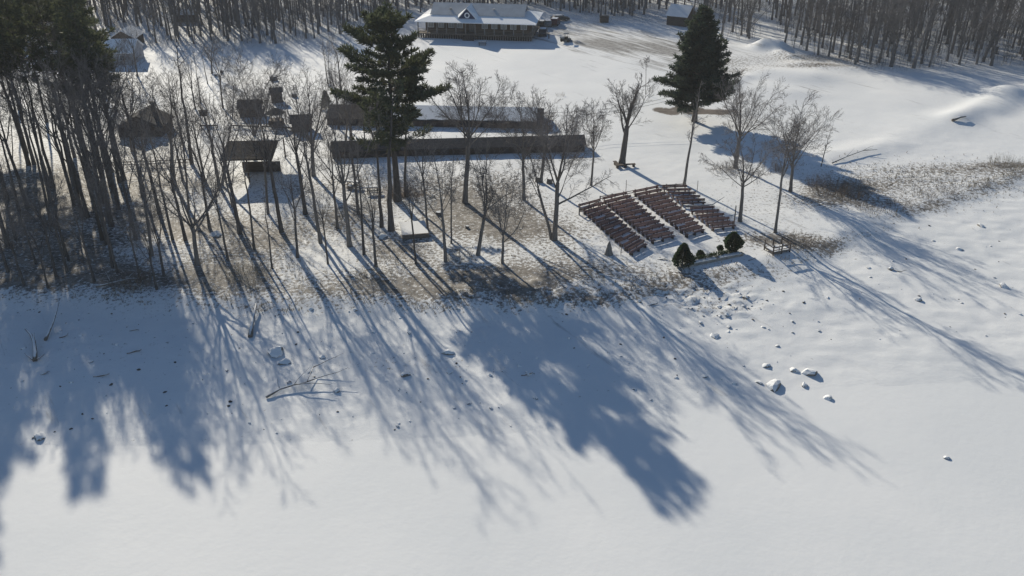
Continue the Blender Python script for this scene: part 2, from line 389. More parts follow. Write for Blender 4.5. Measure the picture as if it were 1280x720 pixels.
# ------------------------------------------------------------------ bare trees
def rnd_dir(rng, d, ang, az=None):
    """a direction ANG away from D"""
    d = Vector(d).normalized(); a = d.orthogonal().normalized(); b = d.cross(a)
    t = rng.uniform(0, 2 * math.pi) if az is None else az
    return (d * math.cos(ang) + (a * math.cos(t) + b * math.sin(t)) * math.sin(ang)).normalized()
def path(rng, p, d, L, n, wob, trop):
    pts = [Vector(p)]; d = Vector(d).normalized(); s = L / n
    for i in range(n):
        d = (d + Vector((rng.uniform(-wob, wob), rng.uniform(-wob, wob), rng.uniform(-wob, wob) + trop))).normalized()
        pts.append(pts[-1] + d * s)
    return pts
def along(pts, t):
    x = t * (len(pts) - 1); i = min(int(x), len(pts) - 2); f = x - i
    return pts[i].lerp(pts[i + 1], f), (pts[i + 1] - pts[i]).normalized()
def twigs(rng, mb, pts, L, r, n, lev, ang=(0.5, 1.0), tmin=0.25, tr=0.05, dens=1.0):
    """side shoots along a branch, LEV levels deep"""
    for i in range(n):
        t = tmin + (1 - tmin) * (i + rng.random()) / n
        p, d = along(pts, min(t, 0.99))
        l = L * rng.uniform(0.6, 1.15) * (1.15 - 0.6 * t)
        dd = rnd_dir(rng, d, rng.uniform(*ang))
        if lev > 0:
            q = path(rng, p, dd, l, 4, 0.16, tr)
            mb.tube(q, [r * (1 - 0.75 * k / 4) for k in range(5)], 3)
            twigs(rng, mb, q, l * 0.52, max(r * 0.5, 0.013), max(3, int((4.5 + l * 1.3) * dens)), lev - 1, ang, 0.16, tr * .5, dens)
        else:
            q = path(rng, p, dd, l, 2, 0.2, tr)
            mb.tube(q, [r, r * 0.7, r * 0.35], 3)
def bare_tree(seed, h, r0, fork=0.35, limbs=6, spread=0.5, lean=(0, 0), lev=1, dens=1.0, style='round', sway=0.05, arm=None):
    rng = random.Random(seed); tr_, cr_ = MB(), MB()
    lx, ly = lean
    if style in ('round', 'vase', 'multi'):
        stems = [(Vector((0, 0, 0)), r0, Vector((lx, ly, h)))]
        if style == 'multi':
            stems = [(Vector((0, 0, 0)), r0, Vector((lx, ly, h)))]
            for k in range(rng.choice((1, 2))):
                a = rng.uniform(0, 6.28); stems.append((Vector((math.cos(a) * r0, math.sin(a) * r0, 0)), r0 * 0.7, Vector((lx + math.cos(a) * h * 0.2, ly + math.sin(a) * h * 0.2, h * 0.9))))
        for bp, r, top in stems:
            hf = h * fork
            pts = [bp - Vector((0, 0, 0.3))]; n = 6
            for i in range(1, n + 1):
                t = i / n
                pts.append(bp + (top - bp) * (t * fork) + Vector((rng.uniform(-1, 1), rng.uniform(-1, 1), 0)) * sway * hf * 0.25 * (t if i < n else 0.6))
            rr = [r * 1.45] + [r * (1.12 - 0.37 * i / n) for i in range(1, n + 1)]
            tr_.tube(pts, rr, 8)
            nl = limbs if style != 'multi' else max(3, limbs - 2)
            d0 = (top - bp).normalized(); a0 = rng.uniform(0, 6.28)
            for k in range(nl):
                t = 1.0 if k < nl * 0.6 else rng.uniform(0.68, 0.97)
                p, _ = along(pts, t * 0.999)
                ang = spread * rng.uniform(0.7, 1.5) if k else spread * 0.2
                d = rnd_dir(rng, d0, ang, a0 + k * 2.4 + rng.uniform(-.5, .5))
                L = (h - p.z) * rng.uniform(0.82, 1.04) * (1.0 if k == 0 else 0.97)
                rl = r * (0.55 if k == 0 else rng.uniform(0.24, 0.44))
                q = path(rng, p, d, L, 8, 0.13, 0.045 if style != 'vase' else 0.03)
                tr_.tube(q[:5], [rl * (1 - 0.8 * i / 8) for i in range(5)], 6)
                cr_.tube(q[4:], [rl * (1 - 0.85 * i / 8) for i in range(4, 9)], 5)
                nb = int((4 + L * 0.7) * dens)
                twigs(rng, cr_, q, L * 0.40, rl * 0.26, nb, lev, (0.45, 0.95), 0.14, 0.04, dens)
            if arm:
                p, _ = along(pts, arm[0]); d = Vector((arm[1], arm[2], arm[3])).normalized(); L = arm[4]
                q = path(rng, p, d, L, 8, 0.10, -0.02); tr_.tube(q, [r * 0.42 * (1 - 0.75 * i / 8) for i in range(9)], 6)
                twigs(rng, cr_, q, L * 0.35, r * 0.12, 12, lev, (0.5, 1.1), 0.2, -0.03, dens)
    else:                                             # slim: one leader to the top, side branches along it
        n = 12; pts = []
        for i in range(n + 1):
            t = i / n
            pts.append(Vector((lx * t, ly * t, h * t - (0.3 if i == 0 else 0))) + Vector((rng.uniform(-1, 1), rng.uniform(-1, 1), 0)) * sway * (0.15 + t) * (0 if i == 0 else 1) * 3)
        rr = [r0 * (1.25 if i == 0 else 1.0 - 0.93 * (i / n) ** 1.1) for i in range(n + 1)]
        c = 8
        tr_.tube(pts[:c + 1], rr[:c + 1], 6); cr_.tube(pts[c:], rr[c:], 5)
        nb = int(limbs * 3 * dens)
        for k in range(nb):
            t = fork + (0.98 - fork) * (k + rng.random()) / nb
            p, d = along(pts, t); L = h * spread * 0.5 * (1.25 - t) * rng.uniform(0.6, 1.2)
            dd = rnd_dir(rng, d, rng.uniform(0.5, 1.05)); r = r0 * 0.32 * (1.2 - t)
            q = path(rng, p, dd, L, 5, 0.13, 0.07); cr_.tube(q, [r * (1 - 0.8 * i / 5) for i in range(6)], 4)
            twigs(rng, cr_, q, L * 0.42, max(r * 0.4, 0.013), max(3, int((3 + L) * dens)), lev - 1, (0.45, 0.95), 0.2, 0.05, dens)
    return tr_, cr_
def plant_bare(name, label, group, loc, seed, barkm='bark', twigm='twig', cat='tree', **kw):
    t, c = bare_tree(seed, **kw)
    o = thing(name, label, cat, loc, 0, group)
    t.build('trunk', M[barkm], o, True); c.build('crown', M[twigm], o)
    return o

# trees one can tell apart:  base pixel, top pixel, label, parameters
HERO = [
 ((693, 300), (704, 122), 'tall bare tree with a long low sideways limb beside the bench rows', dict(r0=.33, fork=.42, limbs=7, spread=.42, arm=(.62, 1, .1, .55, 7), sway=.03)),
 ((690, 299), (655, 170), 'thin leaning bare stem sharing its foot with the tall tree beside the benches', dict(r0=.2, fork=.5, limbs=4, spread=.4)),
 ((628, 329), (632, 215), 'small upright bare tree on the bank edge in front of the long dark shed', dict(r0=.17, fork=.3, limbs=7, spread=.62)),
 ((597, 319), (622, 175), 'bare tree forking low into two limbs near the bank edge', dict(r0=.24, fork=.40, limbs=5, spread=.5)),
 ((557, 327), (548, 185), 'thin twin limbed bare tree on the bank below the picnic platform', dict(r0=.2, fork=.48, limbs=5, spread=.42)),
 ((564, 304), (565, 182), 'straight pole thin bare tree with short side twigs near the bank', dict(r0=.14, fork=.35, limbs=7, spread=.22, style='slim')),
 ((581, 253), (592, 79), 'stout bare tree with a wide fan crown in front of the long dark shed', dict(r0=.36, fork=.48, limbs=9, spread=.52, sway=.02)),
 ((655, 250), (652, 112), 'dense twiggy bare tree rising before the middle of the long dark shed', dict(r0=.24, fork=.45, limbs=8, spread=.55, style='vase')),
 ((676, 228), (690, 118), 'brushy bare tree behind a pair of stumps at the end of the long shed', dict(r0=.24, fork=.42, limbs=8, spread=.6, style='vase')),
 ((739, 232), (747, 128), 'slim bare tree between the long shed and the bench rows', dict(r0=.17, fork=.42, limbs=7, spread=.6)),
 ((777, 206), (793, 96), 'thick dark bare tree with a plank bench round its foot', dict(r0=.5, fork=.45, limbs=7, spread=.5, sway=.06, barkm='darkbark')),
 ((855, 231), (876, 100), 'straight bare tree with one long trunk behind the top bench row', dict(r0=.24, fork=.4, limbs=6, spread=.42, style='slim')),
 ((919, 210), (936, 92), 'broad crowned bare tree standing in the shadow of the dense conifer', dict(r0=.33, fork=.34, limbs=9, spread=.6)),
 ((925, 277), (934, 168), 'spreading bare tree beside the short end of the bench rows', dict(r0=.27, fork=.45, limbs=8, spread=.75)),
 ((969, 291), (986, 150), 'slender bare tree with a thin leaning trunk near the wooden landing', dict(r0=.19, fork=.55, limbs=5, spread=.35)),
 ((988, 239), (998, 125), 'fan shaped bare tree beside the brown brush beyond the benches', dict(r0=.26, fork=.32, limbs=9, spread=.42, style='vase')),
 ((1026, 208), (1042, 150), 'frail sapling at the edge of the open snowfield', dict(r0=.09, fork=.2, limbs=6, spread=.3, style='slim')),
 ((807, 118), (808, 70), 'spindly sapling with a bushy top on the white lawn', dict(r0=.06, fork=.75, limbs=6, spread=.5)),
 ((401, 304), (366, 95), 'bare tree leaning towards the small roofed shelter near the bank', dict(r0=.22, fork=.5, limbs=6, spread=.42)),
 ((422, 286), (408, 150), 'thin forked bare tree just uphill of a stouter one by the bank', dict(r0=.19, fork=.45, limbs=6, spread=.5)),
 ((437, 308), (420, 130), 'stout bare trunk leaning over the litter covered bank', dict(r0=.3, fork=.45, limbs=7, spread=.5)),
 ((392, 220), (384, 88), 'many limbed bare tree between the roofed shelter and the long shed', dict(r0=.32, fork=.3, limbs=9, spread=.42, style='vase')),
 ((335, 267), (322, 90), 'thin trunk bare tree standing in the shadow of the roofed shelter', dict(r0=.18, fork=.45, limbs=6, spread=.4)),
 ((318, 200), (315, 72), 'clump stemmed bare tree rising behind the roofed shelter', dict(r0=.26, fork=.25, limbs=8, spread=.35, style='multi')),
 ((274, 233), (250, 100), 'bare tree with a leaning pole trunk at the corner of the roofed shelter', dict(r0=.26, fork=.5, limbs=6, spread=.35)),
 ((277, 232), (300, 92), 'bare twin trunk rising straight at the corner of the roofed shelter', dict(r0=.2, fork=.5, limbs=5, spread=.35)),
 ((291, 259), (262, 150), 'small crooked bare tree downhill of the roofed shelter', dict(r0=.13, fork=.5, limbs=4, spread=.4)),
 ((247, 331), (226, 165), 'bare tree with wide low limbs on the litter slope above the bank', dict(r0=.3, fork=.30, limbs=8, spread=.7)),
 ((218, 232), (206, 85), 'tall forked bare tree beside the gabled cabin', dict(r0=.3, fork=.42, limbs=7, spread=.4)),
 ((236, 262), (222, 100), 'slim bare tree downhill of the rail fence', dict(r0=.16, fork=.5, limbs=5, spread=.4)),
 ((190, 320), (168, 150), 'long thin bare tree below the gabled cabin', dict(r0=.2, fork=.55, limbs=6, spread=.35)),
 ((165, 190), (152, 88), 'bare tree growing beside the pale house lawn', dict(r0=.2, fork=.4, limbs=7, spread=.45)),
 ((265, 92), (262, 40), 'bushy bare tree at the edge of the shaded lawn', dict(r0=.2, fork=.3, limbs=8, spread=.5)),
 ((432, 180), (438, 85), 'wide twiggy bare tree behind the short end of the long shed', dict(r0=.2, fork=.25, limbs=9, spread=.7)),
 ((468, 176), (440, 95), 'bare tree with curved limbs near the tall pine and the long shed', dict(r0=.2, fork=.3, limbs=7, spread=.6)),
]
for k, (b, t, lab, kw) in enumerate(HERO):
    base = at(*b); h, lx = height_to(base, *t)
    plant_bare('bare_tree', lab, 'bare trees in the lakeside park', base, 100 + k, h=h, lean=(lx, 0), lev=2, dens=1.22 if k < 18 else .95, **{**kw, 'r0': kw['r0'] * .85})

# ------------------------------------------------------------------ conifers
def conifer(seed, h, r0, cb, prof, step, per, up, tuft, tw, sub, dead=0, bend=0.0):
    rng = random.Random(seed); tr_, cr_ = MB(), MB()
    n = 10; pts = [Vector((bend * (i / n) ** 2 + rng.uniform(-.1, .1) * (i > 0), rng.uniform(-.1, .1) * (i > 0), h * i / n - (0.4 if i == 0 else 0))) for i in range(n + 1)]
    tr_.tube(pts, [r0 * (1.35 if i == 0 else 1.02 - 0.97 * (i / n)) for i in range(n + 1)], 8)
    def puff(p, d, s):
        k = len(cr_.v)
        for j in range(tw):
            a = rnd_dir(rng, d, rng.uniform(0.15, 1.25)); L = s * rng.uniform(0.6, 1.15)
            w = a.cross(Vector((rng.uniform(-1, 1), rng.uniform(-1, 1), rng.uniform(-1, 1))))
            if w.length < 1e-3: continue
            w = w.normalized() * s * 0.10; q = p + a * L; mid = p + a * L * 0.55
            b = len(cr_.v)
            cr_.v += [tuple(p), tuple(mid + w), tuple(q), tuple(mid - w)]; cr_.f.append((b, b + 1, b + 2, b + 3))
    z = cb * h
    while z < h * 0.985:
        t = (z - cb * h) / (h * (1 - cb)); a0 = rng.uniform(0, 6.28)
        sec = 0.7 + 0.5 * rng.random()
        m = per if t < 0.9 else max(3, per - 2)
        for k in range(m):
            L = prof(t) * sec * rng.uniform(0.62, 1.12)
            if L < 0.25: continue
            p, _ = along(pts, min(z / h, 0.999)); az = a0 + k * 6.283 / m + rng.uniform(-.35, .35)
            el = up(t) + rng.uniform(-.12, .12)
            d = Vector((math.cos(az) * math.cos(el), math.sin(az) * math.cos(el), math.sin(el)))
            q = path(rng, p, d, L, 5, 0.07, 0.05)
            tr_.tube(q, [max(0.012, 0.018 * L * (1 - 0.8 * i / 5)) for i in range(6)], 3)
            if rng.random() < dead * (1 - t): continue
            ns = max(2, int(sub * L))
            for i in range(ns):
                f = 0.30 + 0.70 * (i + rng.random()) / ns
                pp, dd = along(q, min(f, .99))
                side = 1 if i % 2 else -1
                sd = (dd.cross(Vector((0, 0, 1))) * side + dd * 0.9 + Vector((0, 0, rng.uniform(-.05, .35)))).normalized()
                sl_ = L * 0.32 * (1.2 - f) + 0.25
                m2 = max(1, int(sl_ / (tuft * 0.55)))
                for u in range(m2):
                    puff(pp + sd * sl_ * (u + 0.6) / m2, (sd + Vector((0, 0, .25))).normalized(), tuft * rng.uniform(.75, 1.2))
            puff(q[-1], (q[-1] - q[-2]).normalized(), tuft)
        z += step * rng.uniform(0.75, 1.3)
    return tr_, cr_
def plant_conifer(name, label, group, loc, seed, bark='darkbark', leaf='needle', **kw):
    t, c = conifer(seed, **kw); o = thing(name, label, 'tree', loc, 0, group)
    t.build('trunk', M[bark], o, True); c.build('crown', M[leaf], o); return o
def pr_pine(w):                       # broad, blunt white pine
    return lambda t: w * (0.55 + 0.75 * math.sin(min(1, t * 1.25 + 0.12) * math.pi * 0.5) - 1.0 * max(0, t - 0.35) ** 1.25)
b = at(497, 251); h, lx = height_to(b, 497, 12)
plant_conifer('pine_tree', 'tallest pine with flat ragged boughs beside the long dark shed', None, b, 7, h=h - .9, r0=.46, cb=.36, prof=lambda t: (4.6 * (0.62 + 0.55 * math.sin(min(1, t * 1.35) * math.pi) ** 1.0) if t < .62 else 4.6 * (1.0 - 1.15 * (t - .62) ** 1.3)) * (1.12 if int(t * 11) % 2 else .80), step=.85, per=6, up=lambda t: 0.03 + 0.62 * t * t, tuft=.72, tw=9, sub=4.6, dead=.5)
for k, (p, t, lab, kw) in enumerate([
  ((477, 284), (470, 120), 'bare lower trunk of a pine with a thin crown mixed into its tall neighbour', dict(r0=.23, cb=.55)),
  ((489, 288), (494, 95), 'forked companion pine at the foot of the tallest pine', dict(r0=.36, cb=.55)),
  ((508, 246), (510, 110), 'slim dark companion pine close behind the tallest pine', dict(r0=.22, cb=.5))]):
    b = at(*p); h, lx = height_to(b, *t)
    plant_conifer('pine_tree', lab, None, b, 20 + k, h=h, bend=lx, prof=lambda t: 3.0 * (1 - t) ** .6 + .5, step=1.3, per=4, up=lambda t: .15 + .5 * t, tuft=.65, tw=8, sub=3.2, dead=.4, **kw)
b = at(868, 152); h, lx = height_to(b, 880, 13)
plant_conifer('spruce_tree', 'dense cone shaped dark conifer standing on a bare brown patch', None, b, 31, leaf='needle2', h=h, bend=lx, r0=.42, cb=.17, prof=lambda t: 0.5 + 6.2 * (1 - t) ** 0.8 * min(1, .75 + t * 1.6), step=.46, per=7, up=lambda t: 0.05 + .65 * t, tuft=.70, tw=9, sub=4.6)

GROVE = 'tall pines crowding the shaded shore grove'
PV = [conifer(40 + k, h=27, r0=.23, cb=(.56, .50, .62)[k], prof=lambda t: 4.4 * (0.55 + 0.6 * math.sin(min(1, t * 1.9 + .15) * math.pi) - 0.25 * t) + .35, step=.75, per=6, up=lambda t: .05 + .55 * t, tuft=.85, tw=7, sub=3.2, dead=.3) for k in range(3)]
PVM = [(t.mesh('trunk', M['darkbark'], True), c.mesh('crown', M['needle'])) for t, c in PV]
rng = random.Random(5)
PINES = [(-61.6, 111, 28), (-53.2, 110, 27), (-66.8, 104.5, 28), (-57.5, 119, 26), (-70, 113, 28), (-64, 123, 27), (-75, 107, 28), (-72, 125, 27), (-79, 117, 26), (-66, 134, 26), (-84, 130, 26), (-76, 140, 26), (-84, 147, 26), (-92, 124, 26), (-88, 139, 27), (-97, 133, 26), (-90, 113, 26)]
for k, (x, y, hh) in enumerate(PINES):
    s = hh * .95 / 27.0
    o = thing('pine_tree', 'dark trunked pine in the dense shaded grove on the shore', 'tree', (x, y, gz(x, y)), rng.uniform(0, 6.28), GROVE, s)
    tm, cm = PVM[k % 3]; link('trunk', tm, o); link('crown', cm, o)

# bare trees of the shore grove
BV = []
for k in range(6):
    t, c = bare_tree(300 + k, h=16, r0=.15 + .015 * k, fork=(.5, .55, .45, .4, .6, .5)[k], limbs=6, spread=.35 + .04 * (k % 3), lean=(rng.uniform(-1, 1), 0), style=('round', 'slim', 'vase')[k % 3], lev=2, dens=.9)
    BV.append((t.mesh('trunk', M['darkbark'], True), c.mesh('crown', M['twig'])))
def bare_copy(name, label, group, x, y, hgt, k, rz):
    o = thing(name, label, 'tree', (x, y, gz(x, y)), rz, group, hgt / 16.0)
    tm, cm = BV[k]; link('trunk', tm, o); link('crown', cm, o); return o
spots = [(86, 326), (64, 280), (147, 341), (176, 352), (205, 345), (216, 300), (30, 356), (60, 360), (45, 330), (110, 272), (148, 262), (20, 300), (128, 300), (92, 250), (170, 300), (10, 340), (118, 352), (200, 268), (178, 245), (140, 215), (240, 205), (70, 345), (196, 362), (155, 225), (35, 260)]
for k in range(44):
    spots.append((rng.uniform(-120, 150), rng.uniform(205, 350)))
for px, py in spots:
    p = at(px, py); hm = max(7.5, (p.y - 54) * .524 - 3)
    bare_copy('grove_tree', 'leafless grey tree among the dense shaded grove on the shore', 'leafless trees of the shore grove', p.x, p.y, min(19, hm * rng.uniform(.72, 1.0)), rng.randrange(6), rng.uniform(0, 6.28))

for k in range(64):
    px, py = rng.uniform(125, 480), rng.uniform(95, 235)
    if any(x0 - 14 < px < x1 + 14 and y0 < py < y1 + 75 for x0, x1, y0, y1 in ((140, 210, 120, 185), (298, 395, 90, 165), (270, 350, 170, 255))): continue
    p = at(px, py)
    bare_copy('park_tree', 'slight leafless tree scattered among the cabins and sheds above the bank', 'slight leafless trees among the cabins', p.x, p.y, rng.uniform(7, 13), rng.randrange(6), rng.uniform(0, 6.28))

for px, py in [(232, 300), (262, 285), (300, 292), (318, 312), (352, 290), (372, 322), (382, 268), (448, 268), (455, 318), (410, 330), (285, 325), (340, 335), (520, 330), (470, 333), (535, 290)]:
    p = at(px, py); hm = max(8, (p.y - 57) * .47 - 1.4)
    bare_copy('bank_tree', 'thin leafless tree on the litter slope between the roofed shelter and the bank edge', 'thin leafless trees on the litter slope', p.x, p.y, hm * rng.uniform(.8, 1.0), rng.randrange(6), rng.uniform(0, 6.28))

# ------------------------------------------------------------------ the wood behind
FV = []
for k in range(9):
    t, c = bare_tree(500 + k, h=21, r0=.20 + .018 * (k % 5), fork=(.32, .22, .15, .35, .2, .25, .3, .18, .28)[k], limbs=(8, 9, 11)[k % 3], spread=.34 + .06 * (k % 3), lean=(rng.uniform(-.8, .8), rng.uniform(-.8, .8)), style='slim' if k % 3 else 'round', lev=1, dens=.95, sway=.06)
    mb = MB(); mb.v = t.v + c.v; n0 = len(t.v); mb.f = t.f + [tuple(i + n0 for i in q) for q in c.f]
    FV.append((mb, mb.mesh('forest_tree', M['ftwig'])))
EDGEPX = [(-260, 64), (120, 60), (200, 57), (360, 54), (430, 42), (520, 28), (528, 6), (672, 6), (700, 14), (760, 22), (830, 20), (880, 42), (925, 52), (958, 44), (985, 60), (1060, 80), (1150, 86), (1215, 82), (1300, 84), (1460, 86)]
FE = sorted(cam_ground(*p) for p in EDGEPX)
fx, fy = [p[0] for p in FE], [p[1] for p in FE]
KEEP = [(cam_ground(596, 28), 19, 13), (cam_ground(848, 22), 8, 9), (cam_ground(150, 50), 9, 9), (cam_ground(945, 28), 2.6, 26), (cam_ground(233, 22), 5, 5), (cam_ground(700, 22), 5, 4)]
rng = random.Random(77); pts = []
tries = 0
while len(pts) < 1350 and tries < 60000:
    tries += 1
    x = rng.uniform(-172, 176)
    y0 = np.interp(x, fx, fy); y = y0 + (272 - y0) * rng.random() ** 1.15
    if 8 < x < 52 and y < 232 and rng.random() < .72: continue
    if any(abs(x - c[0]) < a and abs(y - c[1]) < b for c, a, b in KEEP): continue
    if any((x - q[0]) ** 2 + (y - q[1]) ** 2 < 3.2 for q in pts): continue
    pts.append((x, y))
pts.sort(key=lambda p: p[1] + 0.12 * abs(p[0]) + (60 if abs(p[0]) > 0.62 * p[1] else 0))
stuff = MB()
for i, (x, y) in enumerate(pts):
    k = rng.randrange(9); s = rng.uniform(.78, 1.12); rz = rng.uniform(0, 6.28)
    if x < -22: lab, grp = 'leafless tree in the wood on the lodge side with the small cabins', 'trees of the wood beside the cabins'
    elif x < 58: lab, grp = 'leafless tree in the thin wood behind the lodge and its car park', 'trees of the wood behind the lodge'
    else: lab, grp = 'leafless tree in the dense wood beyond the open snowfield', 'trees of the wood beyond the snowfield'
    if i < 290:
        o = link('forest_tree', FV[k][1], None, (x, y, gz(x, y))); o.rotation_euler = (rng.uniform(-.04, .04), rng.uniform(-.04, .04), rz)
        w = s * rng.uniform(.85, 1.25); s *= (.62 if y - np.interp(x, fx, fy) < 9 else .85); o.scale = (w, w, s)
        tag(o, lab, 'tree', grp)
    else:
        n0 = len(stuff.v); ca_, sa_ = math.cos(rz) * s, math.sin(rz) * s; s *= .8; z0 = gz(x, y)
        stuff.v += [(x + a * ca_ - b * sa_, y + a * sa_ + b * ca_, z0 + c * s) for a, b, c in FV[k][0].v]
        stuff.f += [tuple(q + n0 for q in f) for f in FV[k][0].f]
und = MB()
for i in range(5600):
    x = rng.uniform(-165, 170); y0 = np.interp(x, fx, fy); y = y0 + 62 * rng.random() ** 1.3 - .5
    if y > 268 or (8 < x < 52 and y < 232 and rng.random() < .8): continue
    if any(abs(x - c[0]) < a and abs(y - c[1]) < b for c, a, b in KEEP): continue
    hh = rng.uniform(1.0, 6.5); p = Vector((x, y, gz(x, y) - .1)); r = .012 + .006 * hh
    q = path(rng, p, (rng.uniform(-.2, .2), rng.uniform(-.2, .2), 1), hh, 4, .1, .02); und.tube(q, [r, r * .8, r * .6, r * .4, .01], 3)
    for j in range(int(4 + hh * 2.2)):
        c, dd = along(q, rng.uniform(.15, .98)); e = c + rnd_dir(rng, dd, rng.uniform(.5, 1.1)) * hh * rng.uniform(.15, .34)
        und.tube([c, c.lerp(e, .5) + Vector((0, 0, .06)), e], [.02, .014, .008], 3)
tag(und.build('woodland_undergrowth', M['ftwig']), None, None, kind='stuff')
tag(stuff.build('distant_woodland', M['ftwig']), None, None, kind='stuff')

# ------------------------------------------------------------------ brush, weeds
def brush(mb, p, w, h, n, rng, r=.012):
    for i in range(n):
        a = rng.uniform(0, 6.28); q = rng.random() ** .5 * w * .5
        b = Vector((p[0] + math.cos(a) * q, p[1] + math.sin(a) * q, p[2] - .05)); L = h * rng.uniform(.5, 1.1)
        d = Vector((math.cos(a) * .35 + rng.uniform(-.3, .3), math.sin(a) * .35 + rng.uniform(-.3, .3), 1))
        pt = path(rng, b, d, L, 3, .15, .02); mb.tube(pt, [r, r * .8, r * .6, r * .3], 3)
        for j in range(3):
            c, dd = along(pt, rng.uniform(.35, .95)); e = c + rnd_dir(rng, dd, rng.uniform(.4, .9)) * L * .3
            mb.tube([c, e], [r * .6, r * .3], 3)
rng = random.Random(9)
for (px, py, w, h, n, lab, m) in [(1035, 240, 5, 2.2, 260, 'brown brush thicket at the end of the conifer shadow', 'brush'), (1065, 248, 4, 1.8, 160, 'lower brown brush patch on the bank past the thicket', 'brush'),
        (497, 244, 3.4, 1.6, 200, 'rust brown bush round the foot of the tallest pine', 'rust'), (524, 245, 3, 1.2, 120, 'low rusty scrub beside the small post frame', 'rust'),
        (1258, 206, 5, 1.2, 160, 'grey green scrub patch at the edge of the rough snow', 'weed'), (1000, 303, 4, 1.0, 120, 'brown weeds clump beside the wooden landing', 'brush'),
        (310, 345, 4.5, 1.3, 160, 'pale tangled brush mound on the bank above the driftwood log', 'weed'), (165, 355, 4, 1.4, 140, 'dark tangled brush on the bank edge in the grove', 'brush'),
        (975, 215, 1.6, 1.6, 90, 'small dark shrub between two trees beyond the benches', 'brush'), (905, 213, 2.6, 1.1, 110, 'dark low shrub by the broad crowned tree', 'brush'),
        (1088, 262, 3.2, 1.0, 110, 'brown brush knot on the bank where the conifer shadow ends', 'brush'), (1122, 259, 3.4, .9, 100, 'flat dark brush between the knot and the bend of the bank', 'brush'), (1183, 241, 2.6, .8, 80, 'last small brush tuft at the tip of the rough snow bank', 'brush'), (742, 352, 3, .6, 60, 'sparse weeds on the bank below the pointed stump', 'weed'), (655, 372, 4, .8, 90, 'grey weeds on the bank edge under the small upright tree', 'weed'), (470, 345, 4, .8, 100, 'grey tangled weeds on the bank under the leaning trunk', 'weed'), (1155, 245, 3, .9, 90, 'short brown weeds along the bend of the shore bank', 'brush'), (700, 120, 1.5, .6, 30, 'few dry stalks standing out of the white lawn', 'weed'), (575, 322, 3.4, .9, 110, 'grey weeds at the foot of the bank trees', 'weed')]:
    p = at(px, py); mb = MB(); brush(mb, (0, 0, 0), w, h, n, rng)
    tag(mb.build('brush_shrub', M[m], None, loc=p), lab, 'shrub')
# uncountable dead weeds along the bank and in the rough snow
wd = MB(); zc = rng
def weed_tuft(x, y, s):
    z = gz(x, y)
    for i in range(rng.randint(3, 6)):
        a = rng.uniform(0, 6.28); L = s * rng.uniform(.5, 1.2); tx, ty = math.cos(a) * L * rng.uniform(.2, .7), math.sin(a) * L * rng.uniform(.2, .7)
        w = .022; k = len(wd.v); nx_, ny_ = -math.sin(a) * w, math.cos(a) * w
        wd.v += [(x - nx_, y - ny_, z - .03), (x + nx_, y + ny_, z - .03), (x + tx, y + ty, z + L)]; wd.f.append((k, k + 1, k + 2))
for i in range(5200):
    q = rng.random()
    if q < .55:
        x = rng.uniform(-60, 9); y = np.interp(x, [p[0] for p in BANK], [p[1] for p in BANK]) + abs(rng.gauss(0, 5.5)) - 1.6 + 2.2 * float(fbm(x / 5, 3.3, 66, 2))
        if fbm(x / 2.5, y / 2.5, 71, 2) < .08 + (.25 if x > 0 else 0): continue
        weed_tuft(x, y, rng.uniform(.2, .55))
    elif q < .72:
        x = rng.uniform(9, 74); y = np.interp(x, [p[0] for p in BANK], [p[1] for p in BANK]) + rng.gauss(.2, .9)
        if fbm(x / 3, y / 3, 72, 2) < .05: continue
        weed_tuft(x, y, rng.uniform(.2, .5))
    elif q < .9:
        c = cam_ground(1140, 225); x = c[0] + rng.gauss(0, 9); y = c[1] + rng.gauss(0, 4.2); weed_tuft(x, y, rng.uniform(.15, .45))
    else:
        x = rng.uniform(-66, -8); y = rng.uniform(84, 118); weed_tuft(x, y, rng.uniform(.15, .4))
tag(wd.build('dead_weeds', M['weed']), None, None, kind='stuff')

# ------------------------------------------------------------------ stones and driftwood
def stone_mesh(seed, n=2):
    bm = bmesh.new(); bmesh.ops.create_icosphere(bm, subdivisions=n, radius=1.0); r = random.Random(seed)
    cuts = [(Vector((r.uniform(-1, 1), r.uniform(-1, 1), r.uniform(-.6, 1))).normalized(), r.uniform(.45, .85)) for _ in range(7)]
    for v in bm.verts:
        for nrm, d in cuts:
            t = v.co.dot(nrm)
            if t > d: v.co -= nrm * (t - d)
        v.co *= r.uniform(.95, 1.05); v.co.z *= .72
    me = bpy.data.meshes.new('stone'); bm.to_mesh(me); bm.free(); me.materials.append(M['stone']); return me
SM = [stone_mesh(k) for k in range(8)]
SMB = [stone_mesh(20 + k) for k in range(5)]
for me in SMB: me.materials[0] = M['barestone']
rng = random.Random(21)
def stone(p, s, label, group=None, k=None, name='stone'):
    o = link(name, SM[rng.randrange(8) if k is None else k], None, (p[0], p[1], p[2] + s * .02)); o.rotation_euler = (rng.uniform(-.3, .3), rng.uniform(-.3, .3), rng.uniform(0, 6.28))
    o.scale = (s * rng.uniform(.8, 1.3), s * rng.uniform(.7, 1.1), s * rng.uniform(.6, 1.0)); tag(o, label, 'rock', group); return o
